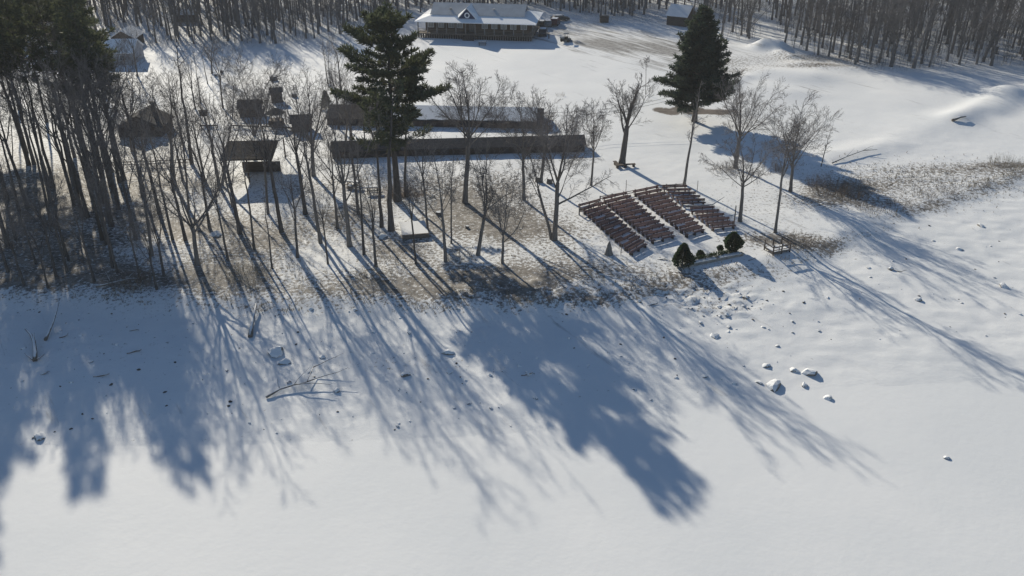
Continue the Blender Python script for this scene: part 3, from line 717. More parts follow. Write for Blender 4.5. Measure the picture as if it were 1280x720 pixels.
for px, py, s, lab in [(966, 482, .85, 'largest dark shore boulder with a snow filled hollow'), (949, 478, .4, 'pointed stone beside the largest shore boulder'), (1011, 465, .75, 'boulder with one bare dark flank under a thick snow cap'),
        (993, 463, .55, 'rounded snow capped boulder beside the dark flanked one'), (1006, 482, .5, 'low wedge stone in the shore boulder cluster'), (957, 457, .45, 'flat dark stone uphill of the shore boulder cluster'),
        (1034, 498, .4, 'half buried stone at the edge of the smooth ice'), (1183, 572, .3, 'lone small stone poking out of the smooth lake snow'), (893, 421, .6, 'lone pyramid stone on the open slope under the terrace'),
        (1147, 375, .6, 'dark upright stone on the wide snowy slope'), (1255, 358, .6, 'dark leaning stone near the frame edge of the slope'), (1113, 336, .5, 'dark stump like stone between the long shadows'),
        (1200, 312, .45, 'flat dark stone by the rough snow bank'), (1227, 283, .6, 'long dark stone below the rough snow bank'), (345, 440, .95, 'large snow capped boulder uphill of the fallen branch'), (356, 453, .75, 'second boulder leaning downhill of the large capped one'),
        (420, 488, .5, 'dark triangular stone near the fallen branch tip'), (403, 446, .4, 'low stone amid churned snow by the boulder pair'), (561, 465, .5, 'dark triangular stone between long trunk shadows'), (508, 468, .7, 'heap like stone crusted with snow on the shaded slope'),
        (560, 440, .7, 'snow covered rock mound next to a dark triangular stone'), (51, 545, .8, 'dark slab stone melted out of the shaded lake snow'), (270, 293, 1.0, 'boulder half covered with snow on the litter slope'), (480, 296, .7, 'snow topped boulder at the foot of the pine trunks'),
        (661, 467, .45, 'dark flat stone in the shadow of the tallest pine'), (586, 504, .3, 'tiny dark stone on bright snow between shadows'), (880, 470, .35, 'small stone in the soft outer twig shadow')]:
    stone(at(px, py), s, lab)
SG = 'small stones strewn over the exposed shore'
for i in range(300):
    q = rng.random()
    if q < .42: px, py = rng.uniform(0, 640), 385 + 165 * rng.random() ** 1.3
    elif q < .64: px, py = rng.gauss(900, 48), rng.gauss(385, 16)
    elif q < .74: px, py = rng.gauss(700, 50), rng.gauss(382, 9)
    elif q < .9: px, py = rng.uniform(1000, 1280), rng.uniform(260, 440)
    else: px, py = rng.uniform(640, 1000), rng.uniform(400, 500)
    p = at(px, py)
    if p.z < LAKE + .02 or p.z > -.25: continue
    if i % 5 < 2:
        o = stone(p, .06 + .12 * rng.random() ** 1.6, 'small dark snow free stone or chip on the exposed shore slope', 'dark stones strewn over the exposed shore', name='dark_stone'); o.data = SMB[i % 5 + i % 3]
        continue
    stone(p, .09 + .26 * rng.random() ** 2.2, 'small snow dusted stone strewn on the exposed shore slope', SG)
def log_(name, lab, pts, r, m='drift', cat='driftwood', subs=()):
    mb = MB(); mb.tube(pts, [r * (1.1 - .7 * i / (len(pts) - 1)) for i in range(len(pts))], 8, True)
    for (i, d, L, rr) in subs:
        q = path(rng, pts[i], d, L, 4, .15, 0); mb.tube(q, [rr * (1 - .7 * k / 4) for k in range(5)], 6, True)
    o = mb.build(name, M[m], None, True); return tag(o, lab, cat)
def gp(px, py, dz=.12):
    p = at(px, py); return p + Vector((0, 0, dz))
log_('driftwood_log', 'long thin driftwood limb propped up on the shaded shore', [gp(57, 426, .1), gp(62, 419, .35), gp(68, 409, .55), gp(73, 400, .9), gp(77, 391, 1.2)], .14)
log_('driftwood_log', 'forked driftwood stump with snow lying on the shaded shore', [gp(44, 452), gp(45, 444, .3), gp(44, 432, .5), gp(40, 424, .6), gp(34, 419, .7)], .2, subs=[(2, (-.2, .8, .5), 1.0, .1), (0, (-1, .5, .2), 1.6, .1), (0, (.8, .6, .3), 1.0, .08)])
log_('driftwood_log', 'dark driftwood log lying straight below the bank litter', [gp(313, 422), gp(315, 410, .25), gp(318, 398, .4), gp(321, 384, .4)], .22)
log_('fallen_branch', 'crooked fallen branch with twigs on the snowy slope', [gp(333, 498), gp(350, 490, .3), gp(368, 485, .35), gp(384, 482, .4), (gp(392, 465, .5))], .1, subs=[(2, (.9, -.2, .1), 3.4, .06), (3, (1, .3, .2), 3.8, .06), (4, (.9, .5, .3), 3.0, .05), (2, (.5, .8, .4), 2.2, .04), (1, (-.3, .8, .6), 1.2, .04)])
log_('fallen_branch', 'dark branch lying flat at the foot of the grove bank', [gp(120, 360), gp(140, 357, .3), gp(160, 352, .3), gp(178, 351, .3)], .11, subs=[(1, (.8, -.4, .3), 2, .06), (1, (-.6, .6, .5), 1.5, .05), (2, (.5, .7, .3), 1.6, .05)])
log_('fallen_branch', 'thin dead limb lying across the edge of the rough snow', [gp(1040, 205, .15), gp(1058, 198, .3), gp(1078, 191, .35), gp(1096, 189, .25)], .09, subs=[(1, (.6, .7, .4), 2, .05), (2, (.7, .5, .3), 2.2, .05), (2, (.8, -.4, .3), 1.4, .04)])
log_('fallen_branch', 'dark forked branch fallen across the short bench column', [gp(856, 265, .8), gp(872, 265, .85), gp(890, 264, .9), gp(904, 257, 1.2)], .11)
for k, (px, py, L, a, lab) in enumerate([(168, 441, 1.3, .25, 'short dark stick in the middle of the big grove shadow'), (127, 470, 1.4, .15, 'bowed dark stick lower in the big grove shadow'), (168, 414, 1.0, -.1, 'small stick beside a sunlit fleck under the grove bank'), (56, 467, .8, .6, 'slanting stick downhill of the forked driftwood'), (660, 469, 1.2, .1, 'log end poking from snow inside the tall pine shadow'), (815, 382, 1.3, .3, 'dark log near the crusted snow under the terrace'), (1125, 339, 1.3, -.5, 'dark log slanting across the wide slope'), (828, 325, 1.1, -.2, 'dark curved log between bench front and terrace shrubs'), (940, 325, 1.0, .3, 'short log in the terrace shadow'), (80, 421, .8, .4, 'short stick beside the propped driftwood limb')]):
    p = at(px, py); rk = random.Random(900 + k); d = Vector((math.cos(a), math.sin(a), 0)) * L / 2; n_ = Vector((-d.y, d.x, 0)) * rk.uniform(-.35, .35)
    log_('driftwood_stick', lab, [p - d + Vector((0, 0, -.06)), p - d * .3 + n_ * .7 + Vector((0, 0, .05)), p + d * .25 + n_ + Vector((0, 0, .10)), p + d * .7 + n_ * .3 + Vector((0, 0, .07 + rk.random() * .2)), p + d + Vector((0, 0, rk.uniform(-.05, .4)))], rk.uniform(.06, .13), subs=[(2, (d.x + n_.x * 3, d.y + n_.y * 3, .25), L * rk.uniform(.2, .5), .04)] if k % 2 else ())
log_('driftwood_log', 'dark trunk half buried in the ploughed snow ridge', [gp(1190, 152, .2), gp(1200, 149, .35), gp(1207, 147, .2)], .22)

# ------------------------------------------------------------------ buildings
def frame_of(a, b):
    d = b - a; return math.atan2(d.y, d.x), math.hypot(d.x, d.y)
def slab(mb, quad, t=.12):
    """a roof plane of thickness T under its four (or three) corners"""
    p = [Vector(q) for q in quad]; n = (p[1] - p[0]).cross(p[2] - p[0]).normalized()
    if n.z < 0: n = -n
    return mb.poly(p, -n * t)
def disc(mb, c, r, thick, n=20):
    """upright disc facing -y"""
    k = len(mb.v)
    for yy in (0, -thick):
        for i in range(n):
            a = 2 * math.pi * i / n; mb.v.append((c[0] + r * math.cos(a), c[1] + yy, c[2] + r * math.sin(a)))
    mb.f.append(tuple(range(k, k + n))); mb.f.append(tuple(range(k + 2 * n - 1, k + n - 1, -1)))
    for i in range(n): mb.f.append((k + i, k + (i + 1) % n, k + n + (i + 1) % n, k + n + i))
def window(root, x, y, z, w, h, glass='brightglass'):
    f = MB()
    for dx in (-w / 2, w / 2): f.box((x + dx, y, z), (.1, .1, h + .1))
    for dz in (-h / 2, h / 2): f.box((x, y - .003, z + dz), (w + .1, .1, .1))
    f.box((x, y + .002, z), (.05, .08, h))
    fo = f.build('window', M['white'], root); MB().box((x, y + .02, z), (w - .08, .03, h - .08)).build('pane', M[glass], fo)

A, B = at(522, 47), at(667, 52); rz, L = frame_of(A, B)
lod = thing('lodge', 'long lodge with a snowy metal roof, porch and navy gable with a white ring emblem', 'lodge', A, rz)
MB().box((L / 2, 7.2, .35), (L - 2.2, 9.0, 1.5)).build('foundation', M['stonewall'], lod)
MB().box((L / 2, 7.2, 2.45), (L - 2.6, 8.6, 2.7)).build('wall', M['log'], lod)
dk = MB(); dk.box((L / 2, 1.35, 1.0), (L, 2.7, .18)).box((L - .9, 7.2, 1.003), (1.8, 9, .18)); dk.build('porch_deck', M['wood'], lod)
sk = MB()
for i in range(int(L / .55)): sk.box((.3 + i * .55, .12, .42), (.42, .05, .96))
sk.build('deck_skirting', M['darkwood'], lod)
for i in range(13): MB().box((.2 + (L - .4) * i / 12, .15, 2.4), (.2, .2, 2.64)).build('porch_post', M['graywood'], lod)
for i in range(1, 5): MB().box((L - .2, .15 + 2.9 * i, 2.4), (.2, .2, 2.64)).build('porch_post', M['graywood'], lod)
for x0, x1 in ((.3, 10.6), (13.6, L - .3)):
    r_ = MB(); r_.box(((x0 + x1) / 2, .15, 1.98), (x1 - x0, .1, .09)).box(((x0 + x1) / 2, .15, 1.3), (x1 - x0, .07, .07))
    for i in range(int((x1 - x0) / .3)): r_.box((x0 + .15 + i * .3, .15, 1.62), (.05, .05, .6))
    r_.build('railing', M['wood'], lod)
st = MB()
for i in range(5): st.box((12.1, -.25 - .3 * i, .9 - .19 * i - .08), (2.6, .32, .16))
for dx in (-1.35, 1.35): st.box((12.1 + dx, -.8, .45), (.1, 1.7, .5))
st.build('steps', M['darkwood'], lod)
for x in (2.6, 5.0, 7.4, 9.4, 15.2, 17.4, 19.6, 21.8, 24.2): window(lod, x, 2.86, 2.55, 1.3, 1.3)
MB().box((12.1, 2.84, 2.2), (1.1, .12, 2.2)).build('door', M['graywood'], lod)
sk_ = MB(); o_ = .5; e0, e1, yb_ = -o_, L + o_, 14.4
inn = ((3.0, 3.0, 4.72), (L - 3.0, 3.0, 4.72), (L - 3.0, 11.2, 4.72), (3.0, 11.2, 4.72)); out = ((e0, -o_, 3.72), (e1, -o_, 3.72), (e1, yb_ + o_, 3.72), (e0, yb_ + o_, 3.72))
for i in range(4): slab(sk_, (out[i], out[(i + 1) % 4], inn[(i + 1) % 4], inn[i]), .14)
sk_.build('porch_roof', M['snowroof'], lod)
mr_ = MB(); slab(mr_, ((2.5, 2.7, 4.80), (L - 2.5, 2.7, 4.80), (L - 2.5, 7.1, 6.75), (2.5, 7.1, 6.75))); slab(mr_, ((2.5, 11.5, 4.80), (L - 2.5, 11.5, 4.80), (L - 2.5, 7.1, 6.752), (2.5, 7.1, 6.752)))
mr_.build('main_roof', M['metalroof'], lod)
for x in (3.0, L - 3.12): MB().poly(((x, 3.2, 4.7), (x, 11.0, 4.7), (x, 7.1, 6.55)), (.12, 0, 0)).build('gable_end', M['blue'], lod)
gx = 11.4; gf = MB().poly(((gx - 2.0, 1.4, 4.15), (gx + 2.0, 1.4, 4.15), (gx, 1.4, 6.5)), (0, .14, 0)).build('dormer_gable', M['blue'], lod)
e = MB(); disc(e, (gx, 1.39, 5.0), .62, .04); eo = e.build('emblem', M['white'], gf)
e = MB(); disc(e, (gx, 1.345, 5.0), .36, .02); e.build('emblem_centre', M['blue'], eo)
e = MB(); disc(e, (gx, 1.32, 5.0), .16, .02); e.build('emblem_dot', M['white'], eo) if False else None
dr = MB(); slab(dr, ((gx - 2.5, 1.0, 3.95), (gx, 1.0, 6.72), (gx, 7.0, 6.72), (gx - 2.5, 3.0, 3.95 + .9))); slab(dr, ((gx + 2.5, 1.0, 3.95), (gx, 1.0, 6.722), (gx, 7.0, 6.722), (gx + 2.5, 3.0, 3.95 + .9))); dr.build('dormer_roof', M['snowroof'], lod)
for x, y in ((7.0, 4.6), (17.0, 4.9)): MB().box((x, y, 5.85), (.5, .4, .35)).build('roof_vent', M['steel'], lod)

def gable_house(name, label, a, b, depth, wall, rise, wm, rm, wins=(), over=.35, cat='cabin', snow=None, gable_front=False, chimney=None, winm='glass', back=0):
    rz, L = frame_of(a, b); o = thing(name, label, cat, a, rz)
    w = MB(); w.box((L / 2, depth / 2 + back, wall / 2 - .2), (L, depth, wall + .4))
    if not gable_front:
        for x in (0, L - .12): w.poly(((x, 0, wall + .003), (x, depth, wall + .003), (x, depth / 2, wall + rise - .12)), (.12, 0, 0))
    else:
        for y in (0, depth - .12): w.poly(((0, y, wall + .003), (L, y, wall + .003), (L / 2, y, wall + rise - .12)), (0, .12, 0))
    w.build('wall', M[wm], o); r_ = MB(); k = rise / (depth / 2 if not gable_front else L / 2)
    if not gable_front:
        slab(r_, ((-over, -over, wall - over * k + .1), (L + over, -over, wall - over * k + .1), (L + over, depth / 2, wall + rise + .1), (-over, depth / 2, wall + rise + .1)))
        slab(r_, ((-over, depth + over, wall - over * k + .1), (L + over, depth + over, wall - over * k + .1), (L + over, depth / 2, wall + rise + .102), (-over, depth / 2, wall + rise + .102)))
    else:
        slab(r_, ((-over, -over, wall - over * k + .1), (L / 2, -over, wall + rise + .1), (L / 2, depth + over, wall + rise + .1), (-over, depth + over, wall - over * k + .1)))
        slab(r_, ((L + over, -over, wall - over * k + .1), (L / 2, -over, wall + rise + .102), (L / 2, depth + over, wall + rise + .102), (L + over, depth + over, wall - over * k + .1)))
    ro = r_.build('roof', M[rm], o)
    for (x, z, ww, hh) in wins: window(o, x, -.04, z, ww, hh, winm)
    if chimney: MB().box((chimney[0], chimney[1], chimney[2]), (.6, .6, 1.6)).build('chimney', M['stonewall'], ro)
    return o
gable_house('pale_house', 'pale sided house half hidden behind the pine grove with a shaded snowy roof', at(100, 82), at(168, 81), 7, 2.5, 1.9, 'cream', 'snowroof', [(3, 1.4, 1, 1.1), (6.2, 1.4, 1, 1.1), (8.6, 1.4, .9, 1.1)], cat='house')
gable_house('small_house', 'small dark gabled house with a pale roof behind the pale sided house', at(141, 60), at(170, 60), 6, 2.2, 1.5, 'darkwood', 'snowroof', [(2.6, 1.3, .9, .9)], gable_front=True, cat='house')
ac = at(149, 172); bc = at(203, 171)
cab = gable_house('gabled_cabin', 'dark cabin with its gable towards the lake in the bare trees by the grove', ac, bc, 5.5, 1.7, 1.7, 'darkwood', 'shingle', gable_front=True, chimney=(4.4, 4.6, 3.6))
gable_house('forest_cabin', 'dark cabin with a snow covered roof at the wood edge behind the conifer top', at(833, 31), at(857, 34), 6.5, 2.4, 2.0, 'darkwood', 'snowroof')
gable_house('wood_shed', 'small dark shed deep among the trunks of the wood', at(220, 28), at(243, 28), 3, 2.0, .8, 'darkwood', 'snowroof', cat='shed')
gable_house('outhouse', 'tiny dark outhouse standing uphill of the hexagonal gazebo', at(340, 129), at(354, 128), 1.8, 1.9, .5, 'darkwood', 'shingle', over=.2, cat='shed')
gable_house('storage_hut', 'dark roofed hut behind the clump stemmed bare tree', at(300, 147), at(325, 146), 3.0, 1.6, .9, 'darkwood', 'shingle', cat='shed')
gable_house('storage_hut', 'dark roofed hut half hidden behind the many limbed bare tree', at(366, 166), at(388, 165), 2.4, 1.7, .8, 'darkwood', 'shingle', cat='shed')
# hexagonal gazebo
g0 = at(346, 156); gz_ = thing('gazebo', 'dark hexagonal gazebo with a pointed canvas roof downhill of the outhouse', 'gazebo', g0)
rf = MB(); hx = [(1.75 * math.cos(R(60 * i + 20)), 1.75 * math.sin(R(60 * i + 20)), 2.0) for i in range(6)]
for i in range(6): slab(rf, (hx[i], hx[(i + 1) % 6], (0, 0, 2.9)), .06)
rf.build('roof', M['green'], gz_)
for p in hx: MB().box((p[0] * .9, p[1] * .9, 1.0), (.12, .12, 2.1)).build('post', M['darkwood'], gz_)
MB().tube([(0, 0, 0), (0, 0, .9)], [1.3, 1.3], 6, True).build('low_wall', M['darkwood'], gz_)

def pavilion(label, e0, e1, ez, depth, rise, nposts, rm, snow=None, over=.3, lowwall=None, overlap_snow_far=True):
    """open sided roof on posts; e0, e1: where its front eave shows, EZ metres up"""
    x0, y0 = cam_ground(*e0, ez); x1, y1 = cam_ground(*e1, ez)
    a = Vector((x0, y0, gz(x0, y0))); b = Vector((x1, y1, gz(x1, y1))); rz, L = frame_of(a, b)
    o = thing('open_pavilion', label, 'pavilion', a, rz, None); z = ez - a.z; k = rise / (depth / 2)
    r1 = MB(); slab(r1, ((0, 0, z), (L, 0, z), (L, depth / 2, z + rise), (0, depth / 2, z + rise)), .16); r1.build('front_roof', M[rm], o)
    r2 = MB(); slab(r2, ((0, depth, z), (L, depth, z), (L, depth / 2 + .003, z + rise), (0, depth / 2 + .003, z + rise)), .16); r2.build('rear_roof', M['snowroof'], o)
    if snow:
        s_ = MB(); f0, f1 = snow; n = 24; r = random.Random(3); lo = [(L * (f0 + (f1 - f0) * i / n), .1 + r.random() * .25) for i in range(n + 1)]
        pts = [Vector((x, y, z + y * k + .10)) for x, y in lo] + [Vector((L * f1, depth / 2 - .02, z + rise + .10)), Vector((L * f0 + .8, depth / 2 - .02, z + rise + .10))]
        s_.poly(pts, (0, 0, -.085)); s_.build('roof_snow', M['snowroof'], o)
    for i in range(nposts):
        for yy in (.35, depth - .35):
            MB().box((.4 + (L - .8) * i / (nposts - 1), yy, (z + .35 * k) / 2 - .12), (.17, .17, z + .35 * k - .1)).build('post', M['darkwood'], o)
    MB().box((L / 2, .35, z - .02), (L - .3, .14, .2)).build('beam', M['darkwood'], o)
    if lowwall:
        w = MB(); w.box((L * (lowwall[0] + lowwall[1]) / 2, depth * .43, lowwall[2] / 2), (L * (lowwall[1] - lowwall[0]), .12, lowwall[2])); w.build('back_wall', M['darkwood'], o)
    return o, L, z
def long_shed(label, px0, px1, wall, depth, rise, snow=None):
    a, b = at(*px0), at(*px1); rz, L = frame_of(a, b); o = thing('long_shed', label, 'shed', a, rz); k = rise / (depth / 2)
    w = MB(); w.box((L / 2, depth / 2, wall / 2 - .3), (L - .5, depth - .5, wall + .6))
    w.poly(((.25, .25, wall), (.25, depth - .25, wall), (.25, depth / 2, wall + rise - .2)), (.1, 0, 0)); w.poly(((L - .35, .25, wall), (L - .35, depth - .25, wall), (L - .35, depth / 2, wall + rise - .2)), (.1, 0, 0)); w.build('wall', M['darkwood'], o)
    for i in range(int(L / 3)): MB().box((1.6 + 3 * i, .22, wall * .48), (1.3 if i % 2 else .8, .1, wall * .62)).build('hatch', M['shingle'] if i % 3 else M['log'], o)
    r1 = MB(); slab(r1, ((0, 0, wall), (L, 0, wall), (L, depth / 2, wall + rise), (0, depth / 2, wall + rise)), .14); r1.build('front_roof', M['shingle'], o)
    r2 = MB(); slab(r2, ((0, depth, wall), (L, depth, wall), (L, depth / 2 + .003, wall + rise), (0, depth / 2 + .003, wall + rise)), .14); r2.build('rear_roof', M['snowroof'], o)
    if snow:
        s_ = MB(); f0, f1 = snow; n = 24; r = random.Random(3); lo = [(L * (f0 + (f1 - f0) * i / n), .1 + r.random() * .25) for i in range(n + 1)]
        pts = [Vector((x, y, wall + y * k + .10)) for x, y in lo] + [Vector((L * f1, depth / 2 - .02, wall + rise + .10)), Vector((L * f0 + .8, depth / 2 - .02, wall + rise + .10))]
        s_.poly(pts, (0, 0, -.085)); s_.build('roof_snow', M['snowroof'], o)
long_shed('very long low shed with a bare dark roof behind the tall pine', (413, 199), (733, 190), 1.15, 4.4, .85)
long_shed('low shed with snow on most of its roof uphill of the longer one', (407, 157), (679, 162), 1.2, 7.4, 1.3, (.30, .97))
pavilion('small roofed picnic shelter standing alone among bare trees near the bank', (274, 200), (340, 199), 3.4, 10.4, .95, 3, 'shadeshingle', None, lowwall=(.25, 1, 1.5))

# ------------------------------------------------------------------ benches of the outdoor amphitheatre
BL, DP = 1.0, .42
def bench_meshes():
    s_ = MB()
    for y in (-.11, .11): s_.box((0, y, .43), (1, .19, .05))
    b_ = MB()
    for z in (.62, .80): b_.box((0, .30, z), (1, .05, .15))
    l_ = MB(); l_.box((0, .04, .2), (.09, .40, .42)).box((0, .285, .42), (.08, .06, .90))
    return s_.mesh('seat', M['plank']), b_.mesh('backrest', M['plank']), l_.mesh('leg', M['darkwood'])
BM = bench_meshes()
ORD = ['first', 'second', 'third', 'fourth', 'fifth', 'sixth', 'seventh', 'eighth', 'ninth', 'tenth', 'eleventh', 'twelfth']
CN = ['column beside the pointed stump', 'second column from the pointed stump', 'third column from the pointed stump', 'column farthest from the pointed stump']
COLS = [((724.4, 264.4), (752.2, 256.7), (787.8, 320), (807.8, 308.9), 12), ((754.4, 255.6), (785.6, 247.8), (813.3, 305.6), (843.3, 297.8), 12),
        ((792.2, 246.7), (824.4, 240), (856.7, 297.8), (880, 290.7), 12), ((827.8, 240.5), (858.9, 240), (888.9, 289.5), (918.9, 285.6), 11)]
rng = random.Random(4)
for c, (bl, br, fl, fr, n) in enumerate(COLS):
    q = [at(*p) for p in (bl, br, fl, fr)]
    for i in range(n):
        if c == 3 and i == 5: continue
        t = i / (n - 1); a = q[0].lerp(q[2], t); b = q[1].lerp(q[3], t); rz, L = frame_of(a, b); m = (a + b) / 2
        lab = 'brown slatted bench, %s row from the lake in the %s' % (ORD[n - 1 - i], CN[c])
        o = thing('bench', lab, 'bench', (m.x, m.y, gz(m.x, m.y)), rz + rng.uniform(-.02, .02), 'benches of the outdoor amphitheatre')
        s_ = link('seat', BM[0], o); s_.scale = (L, 1, 1); k_ = link('backrest', BM[1], o); k_.scale = (L, 1, 1)
        if rng.random() < .3:
            w_ = rng.uniform(.25, .6) * L; x_ = rng.uniform(-.5, .5) * (L - w_); MB().box((x_, -.02, .472), (w_, .34, .035), 0, .9).build('snow_cover', M['snowroof'], o)
        for f in (-.42, 0, .42): link('leg', BM[2], o, (L * f, 0, 0))
def pole(px, py, h, lab, r=.045, m='graywood', name='pole', cat='post'):
    p = at(px, py); mb = MB(); mb.tube([p - Vector((0, 0, .2)), p + Vector((.02, 0, h * .5)), p + Vector((.0, .02, h))], [r, r, r * .85], 6, True)
    tag(mb.build(name, M[m]), lab, cat)
pole(782, 242, 1.9, 'thin post behind the gap in the rail above the benches'); pole(871, 241, 1.7, 'thin post beside the far end of the upper rail')
pole(917, 282, 2.6, 'thicker post at the low end of the shortest bench column', .08); pole(724, 268, 1.5, 'post at the upper corner of the bench column by the stump')
pole(776, 318, 1.1, 'short post beside the lowest benches near the stump'); pole(811, 78, 1.3, 'small post at the edge between white lawn and worn road'); pole(973, 318, 1.8, 'thin pole standing beside the landing rail', .04)
pole(686, 48, 1.5, 'short post at the lodge corner beside the parked vehicles', .12, 'darkwood')
def rail(lab, pa, pb, n, hs, name='rail_fence', m='graywood', r=.06, dz=0):
    a, b = at(*pa), at(*pb); rz, L = frame_of(a, b); o = thing(name, lab, 'fence', a, rz)
    sl_ = (b.z - a.z)
    for i in range(n):
        t = i / (n - 1); MB().box((L * t, 0, sl_ * t + max(hs) / 2 - .1), (.12, .12, max(hs) + .35)).build('post', M[m], o)
    for h in hs: mb = MB(); mb.tube([(-.1, -.09, h), (L * .5, -.09, h + sl_ * .5 - .03), (L + .1, -.09, h + sl_)], [r, r * .9, r], 6, True); mb.build('rail', M[m], o)
    return o
rail('low weathered rail along the top of the two middle bench columns', (750, 251), (808, 240), 5, (.35, .62))
rail('short snow edged rail above the bench column farthest from the stump', (821, 238), (856, 236), 4, (.4, .75))
rail('low rail along the outer side of the bench column by the stump', (724, 269), (748, 259), 3, (.5, .85))
rail('long split rail fence in front of the gabled cabin', (140, 210), (238, 206), 9, (.45, .85), m='darkwood')
rail('low log rail between the cabins and the roofed shelter', (252, 160), (272, 160), 3, (.45,), m='darkwood', r=.12)
rail('middle one of the low log rails uphill of the roofed shelter', (292, 160), (324, 161), 4, (.45,), m='darkwood', r=.12)
rail('log rail just below the hexagonal gazebo', (329, 161), (365, 163), 4, (.45,), m='darkwood', r=.12)
# terrace wall with its clipped evergreens
a, b = at(852, 335), at(928, 319); rz, L = frame_of(a, b); tw = thing('terrace_wall', 'low stone terrace wall with snowy cap in front of the amphitheatre stage', 'wall', a, rz)
wm = MB()
for i in range(9): wm.box((L * (i + .5) / 9, .0 + .02 * (i % 2), -.15), (L / 9 + .004 * (i % 2), .42, 1.1 + .03 * (i % 3)))
wm.build('stones', M['stonewall'], tw)
cp = MB(); cp.box((L * .3, 0, .44), (L * .48, .5, .07)).box((L * .78, .02, .443), (L * .36, .5, .07)); cp.build('cap', M['snowroof'], tw)
def ever(label, px, py, w, h, n, seed, name='evergreen_shrub', cone=True):
    r = random.Random(seed); mb = MB(); st_ = MB(); st_.tube([(0, 0, -.1), (0, 0, h * .6)], [.06, .03], 5)
    lob = [(r.uniform(0, 6.28), r.uniform(.75, 1.2), r.uniform(0, 6.28)) for _ in range(5)]
    for i in range(n):
        t = r.random() ** .8; a = r.uniform(0, 6.28); bulge = 1 + .16 * math.sin(3 * a + lob[0][0] + 5 * t) + .12 * math.sin(7 * a + lob[1][0] - 9 * t)
        rad = w / 2 * bulge * ((1 - t) ** .75 * (.8 + .5 * min(1, t * 5)) if cone else math.sin(math.pi * min(.98, .12 + t * .86))) * r.random() ** .4
        p = Vector((math.cos(a) * rad, math.sin(a) * rad, .04 + t * h)); d = Vector((math.cos(a), math.sin(a), r.uniform(.2, 1.2))).normalized(); s = r.uniform(.16, .30)
        wv = d.cross(Vector((r.uniform(-1, 1), r.uniform(-1, 1), r.uniform(-1, 1)))).normalized() * s * .35; b_ = len(mb.v); q = p + d * s
        mb.v += [tuple(p), tuple(p.lerp(q, .5) + wv), tuple(q), tuple(p.lerp(q, .5) - wv)]; mb.f.append((b_, b_ + 1, b_ + 2, b_ + 3))
    o = thing(name, label, 'shrub', at(px, py)); st_.build('stem', M['darkbark'], o); mb.build('crown', M['evergreen'], o)
ever('pointed dark evergreen shrub at the stump end of the terrace wall', 853, 332, 2.1, 2.5, 3600, 1)
ever('rounded dark evergreen shrub at the landing end of the terrace wall', 915, 314, 1.9, 2.2, 3200, 2, cone=False)
ever('knee high evergreen ball behind the terrace wall', 875, 322, .7, .7, 500, 3, cone=False)
ever('smallest evergreen tuft between the ball and the rounded shrub', 900, 314, .5, .55, 350, 4, cone=False)
ever('small dark evergreen beside the end of the snowy pavilion roof', 408, 136, 1.6, 3.0, 1500, 5)
hd = MB(); r = random.Random(8)
for i in range(2600):
    t = r.random(); p = a.lerp(b, .08 + .84 * t) + Vector((r.gauss(-.1, .16) , .55 + r.gauss(0, .2), r.uniform(.3, .72) - .05)); d = Vector((r.uniform(-1, 1), r.uniform(-1, 1), r.uniform(.1, 1))).normalized() * r.uniform(.1, .2)
    wv = d.cross(Vector((0.3, 0.5, 1))).normalized() * .05; k = len(hd.v); hd.v += [tuple(p), tuple(p + d * .5 + wv), tuple(p + d), tuple(p + d * .5 - wv)]; hd.f.append((k, k + 1, k + 2, k + 3))
tag(hd.build('low_hedge', M['evergreen']), 'low dark trailing hedge along the top of the terrace wall', 'hedge')
# landing, stump, tables
a, b = at(966, 319), at(987, 315); rz, L = frame_of(a, b); ld = thing('wooden_landing', 'small railed wooden landing on the bank edge past the terrace', 'landing', a, rz)
MB().box((L / 2, .8, .25), (L, 1.7, .12)).build('deck', M['wood'], ld); MB().box((L / 2, .78, .34), (L - .2, 1.4, .06)).build('snow_cover', M['snowroof'], ld)
for x in (0, L / 2, L):
    for y in (.0, 1.6): MB().box((x, y, .35), (.11, .11, 1.7)).build('post', M['darkwood'], ld)
rl = MB(); rl.box((L / 2, -.08, .95), (L, .06, .12)).box((L / 2, -.08, .6), (L, .05, .08)).box((L + .08, .8, .95), (.06, 1.6, .12)).box((-.08, .8, .953), (.06, 1.6, .12)); rl.build('railing', M['darkwood'], ld)
p = at(761, 318); mb = MB(); r = random.Random(2); n = 7
mb.tube([Vector((.03 * math.sin(i * 2), .02 * i % .05, -.15 + 1.75 * i / n)) for i in range(n + 1)], [(.62, .48, .40, .35, .29, .24, .16, .05)[i] for i in range(n + 1)], 10, True)
tag(mb.build('tree_stump', M['graywood'], None, True, p), 'grey pointed stump with a flared foot beside the lowest benches', 'stump')
for px, py, rr, h, lab in [(673, 227, .45, .7, 'round stump at the end of the long pavilion, one of two'), (687, 229, .4, .7, 'stump with a snowy side just downhill of its twin'), (548, 268, .32, .35, 'low dark stump beside the shadow of the tallest pine'), (584, 285, .22, .3, 'tiny dark stump on the open snow between bank trees'), (438, 236, .35, .5, 'dark stump near the snowy picnic table'), (1243, 67, .5, 1.6, 'tall broken stump inside the wood edge beyond the snowfield'), (342, 100, .7, .8, 'broad dark stump uphill of the outhouse'), (368, 121, .5, .6, 'dark stump between the outhouse and the snowy pavilion'), (277, 91, .3, .5, 'small stump on the bright lawn under the wood shade'), (270, 95, .3, .4, 'second small stump on the lawn beside its taller mate')]:
    mb = MB(); mb.tube([(0, 0, -.1), (0, 0, h * .5), (0.02, 0, h)], [rr * 1.15, rr, rr * .93], 10, True); o = mb.build('tree_stump', M['drift'], None, False, at(px, py)); tag(o, lab, 'stump')
